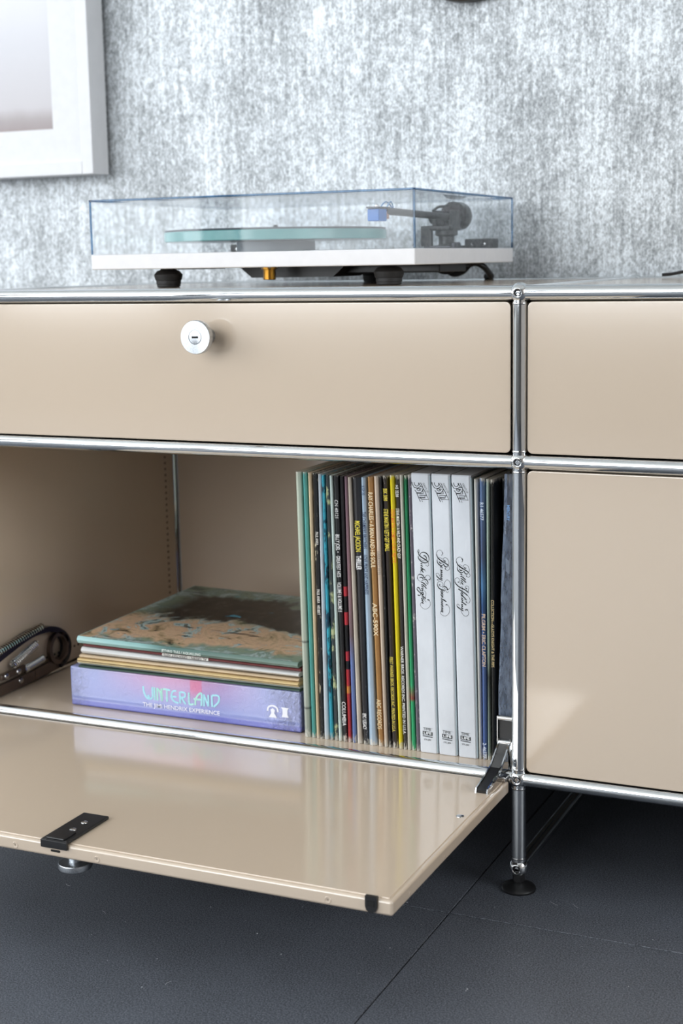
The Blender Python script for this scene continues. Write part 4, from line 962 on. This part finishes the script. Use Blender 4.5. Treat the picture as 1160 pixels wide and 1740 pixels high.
# feet
foot_prof = [(.0135, 0), (.0150, .0012), (.0152, .0040), (.0158, .0044), (.0158, .0085), (.0166, .0090), (.0180, .0135), (.0182, .0160), (.0145, .0205), (.0100, .0222), (.0095, .0241)]
for fx, fy in ((-.5250, .180), (-.2200, .180), (-.3550, .452)):
    B().lathe(foot_prof, (fx, fy, ZT+.0060), n=36).obj('rubber_foot', RUBBER, tt)
B().rbox(-.585, -.540, .30, .36, .6775, .6797, .0006, 1).obj('base_label', BLACK, tt)
# underside motor box, brass screw, bearing well and leads
b = B(); b.prism([(-.470, .6797), (-.452, .6655), (-.335, .6655), (-.318, .6797)], lambda a, c, t: (a, t, c), .27, .36); b.obj('motor_box', BLACK, tt, smooth=False)
B().rbox(-.345, -.200, .30, .40, .6690, .6797, .002, 2).obj('motor_box', BLACK, tt)
br_ = B().lathe([(.0075, 0), (.0080, .0010), (.0080, .0130), (.0105, .0135), (.0105, .0165)], (-.4055, .2300, .6632), n=24).obj('brass_screw', plain('brass', (176, 128, 52), .28, 1.0), tt)
B().lathe([(.0112, 0), (.0112, .0022)], (-.4055, .2300, .6792-.0018), n=6).obj('brass_screw_head', plain('cream_washer', (214, 208, 190), .5), tt)
ZC = ZT+.0104
B().path(smooth_pts([(-.2480, .452, .6800), (-.2440, .452, .6690), (-.2360, .455, .6650), (-.2250, .458, .6690), (-.2170, .460, .6770), (-.2080, .463, .6790), (-.2000, .470, .6740), (-.1990, .490, .6650), (-.2000, .502, ZC), (-.21, .508, ZC)], 6), .0042, 12).obj('signal_lead', BLACK, tt)
B().path(smooth_pts([(-.2600, .440, .6790), (-.2520, .438, .6700), (-.2420, .440, .6680), (-.2320, .442, .6720), (-.2260, .444, .6790)], 6), .0034, 12).obj('signal_lead', BLACK, tt)
B().rbox(-.272, -.215, .430, .470, .6745, .6797, .002, 2).obj('lead_clamp', BLACK, tt)

# small cable end at the back edge of the top
cb = B().path(smooth_pts([(.040, .486, ZC-.0004), (.052, .490, ZC+.0004), (.066, .495, ZC+.0030), (.078, .503, ZC+.0034), (.086, .512, ZC+.0006), (.090, .522, ZC-.006)], 6), .0022, 10).obj('cable', BLACK)
tag(cb, 'thin black cable end on the back edge of the sideboard top', 'cable')

# ------------------------------------------------------------------ on the wall
FXR, FZB = -.8420, .8245
fr = thing('picture_frame', (-1.15, .545, 1.2), 'white framed picture with a broad mat hanging on the silver wall', 'picture')
fxl, fzt = -1.50, 1.40
FW = plain('frame_white', (222, 223, 226), .4); FSIDE = plain('frame_side_grey', (176, 172, 168), .5)
lw = .020; yA, yB = .4975, .5420
b = B()
b.rbox(FXR-lw, FXR, yA, yB, FZB, fzt, .0008, 1).rbox(fxl, fxl+lw, yA, yB, FZB, fzt, .0008, 1)
b.rbox(fxl+lw, FXR-lw, yA, yB, FZB, FZB+lw, .0008, 1).rbox(fxl+lw, FXR-lw, yA, yB, fzt-lw, fzt, .0008, 1)
b.obj('frame_moulding', FW, fr)
mb = B()
MX, MZ, MXL, MZT = -.9150, .8955, -1.43, 1.33
b = B()
yM = yA+.004
b.box(MX, FXR-lw, yM, yM+.002, FZB+lw, fzt-lw).box(fxl+lw, MXL, yM, yM+.002, FZB+lw, fzt-lw)
b.box(MXL, MX, yM, yM+.002, FZB+lw, MZ).box(MXL, MX, yM, yM+.002, MZT, fzt-lw)
b.obj('mat_board', plain('mat_board_white', (226, 227, 230), .6), fr, smooth=False)
t = NT('pale_landscape_print'); tc = t.n('ShaderNodeTexCoord'); sx = t.n('ShaderNodeSeparateXYZ'); t.l(tc.outputs['Object'], sx.inputs[0])
mr = t.n('ShaderNodeMapRange'); mr.inputs[1].default_value = MZ; mr.inputs[2].default_value = MZ+.22; t.l(sx.outputs[2], mr.inputs[0])
nz = t.noise((26, 26, 10), 3)
ad = t.n('ShaderNodeMath', operation='MULTIPLY_ADD'); ad.inputs[1].default_value = .06; t.l(nz, ad.inputs[0]); t.l(mr.outputs[0], ad.inputs[2])
t.base(t.ramp(ad.outputs[0], [(.02, s2l((150, 138, 138))), (.11, s2l((166, 158, 160))), (.19, s2l((196, 193, 197))), (.6, s2l((206, 206, 212))), (1, s2l((222, 223, 229)))])); t.set(Roughness=.5)
B().box(MXL-.004, MX+.004, yM+.0022, yM+.004, MZ-.004, MZT+.004).obj('art_print', t.m, fr, smooth=False)
B().box(fxl+.01, FXR-.010, yB-.002, RY1-.0005, FZB+.01, fzt-.01).obj('frame_backing', plain('frame_backing_dark', (40, 40, 42), .8), fr, smooth=False)
# rounded dark ornament whose underside shows at the top edge of the view
t = plain('dark_bronze', (66, 58, 50), .45, .3)
on = B().lathe([(.128, 0), (.132, .004), (.132, .020), (.124, .026), (.060, .030), (.0001, .031)], (-.243, RY1, 1.1665), (0, -1, 0), 72).obj('wall_plaque', t)
tag(on, 'round dark plaque on the silver wall, its lower rim at the top edge', 'wall plaque')

# dust and lint lying on the floor
lint = B(); rl = random.Random(3)
for k in range(60):
    x = rl.uniform(-.62, .35); y = rl.uniform(-.52, .02); a = rl.uniform(0, 6.28)
    if k < 14:
        L = rl.uniform(.004, .012); c_ = rl.uniform(-1, 1)
        pts = [(x+L*u*math.cos(a+c_*u), y+L*u*math.sin(a+c_*u), .0004) for u in (0, .25, .5, .75, 1)]
        lint.path(pts, .00014, 4)
    else:
        r_ = rl.uniform(.0003, .0007); lint.box(x, x+r_*2, y, y+r_*1.4, .0001, .0001+r_*.8)
lo_ = lint.obj('floor_lint', plain('lint_grey', (190, 192, 196), .9), smooth=False); lo_['kind'] = 'stuff'
tag(lo_, 'scattered pale lint and dust specks on the dark floor', 'lint')
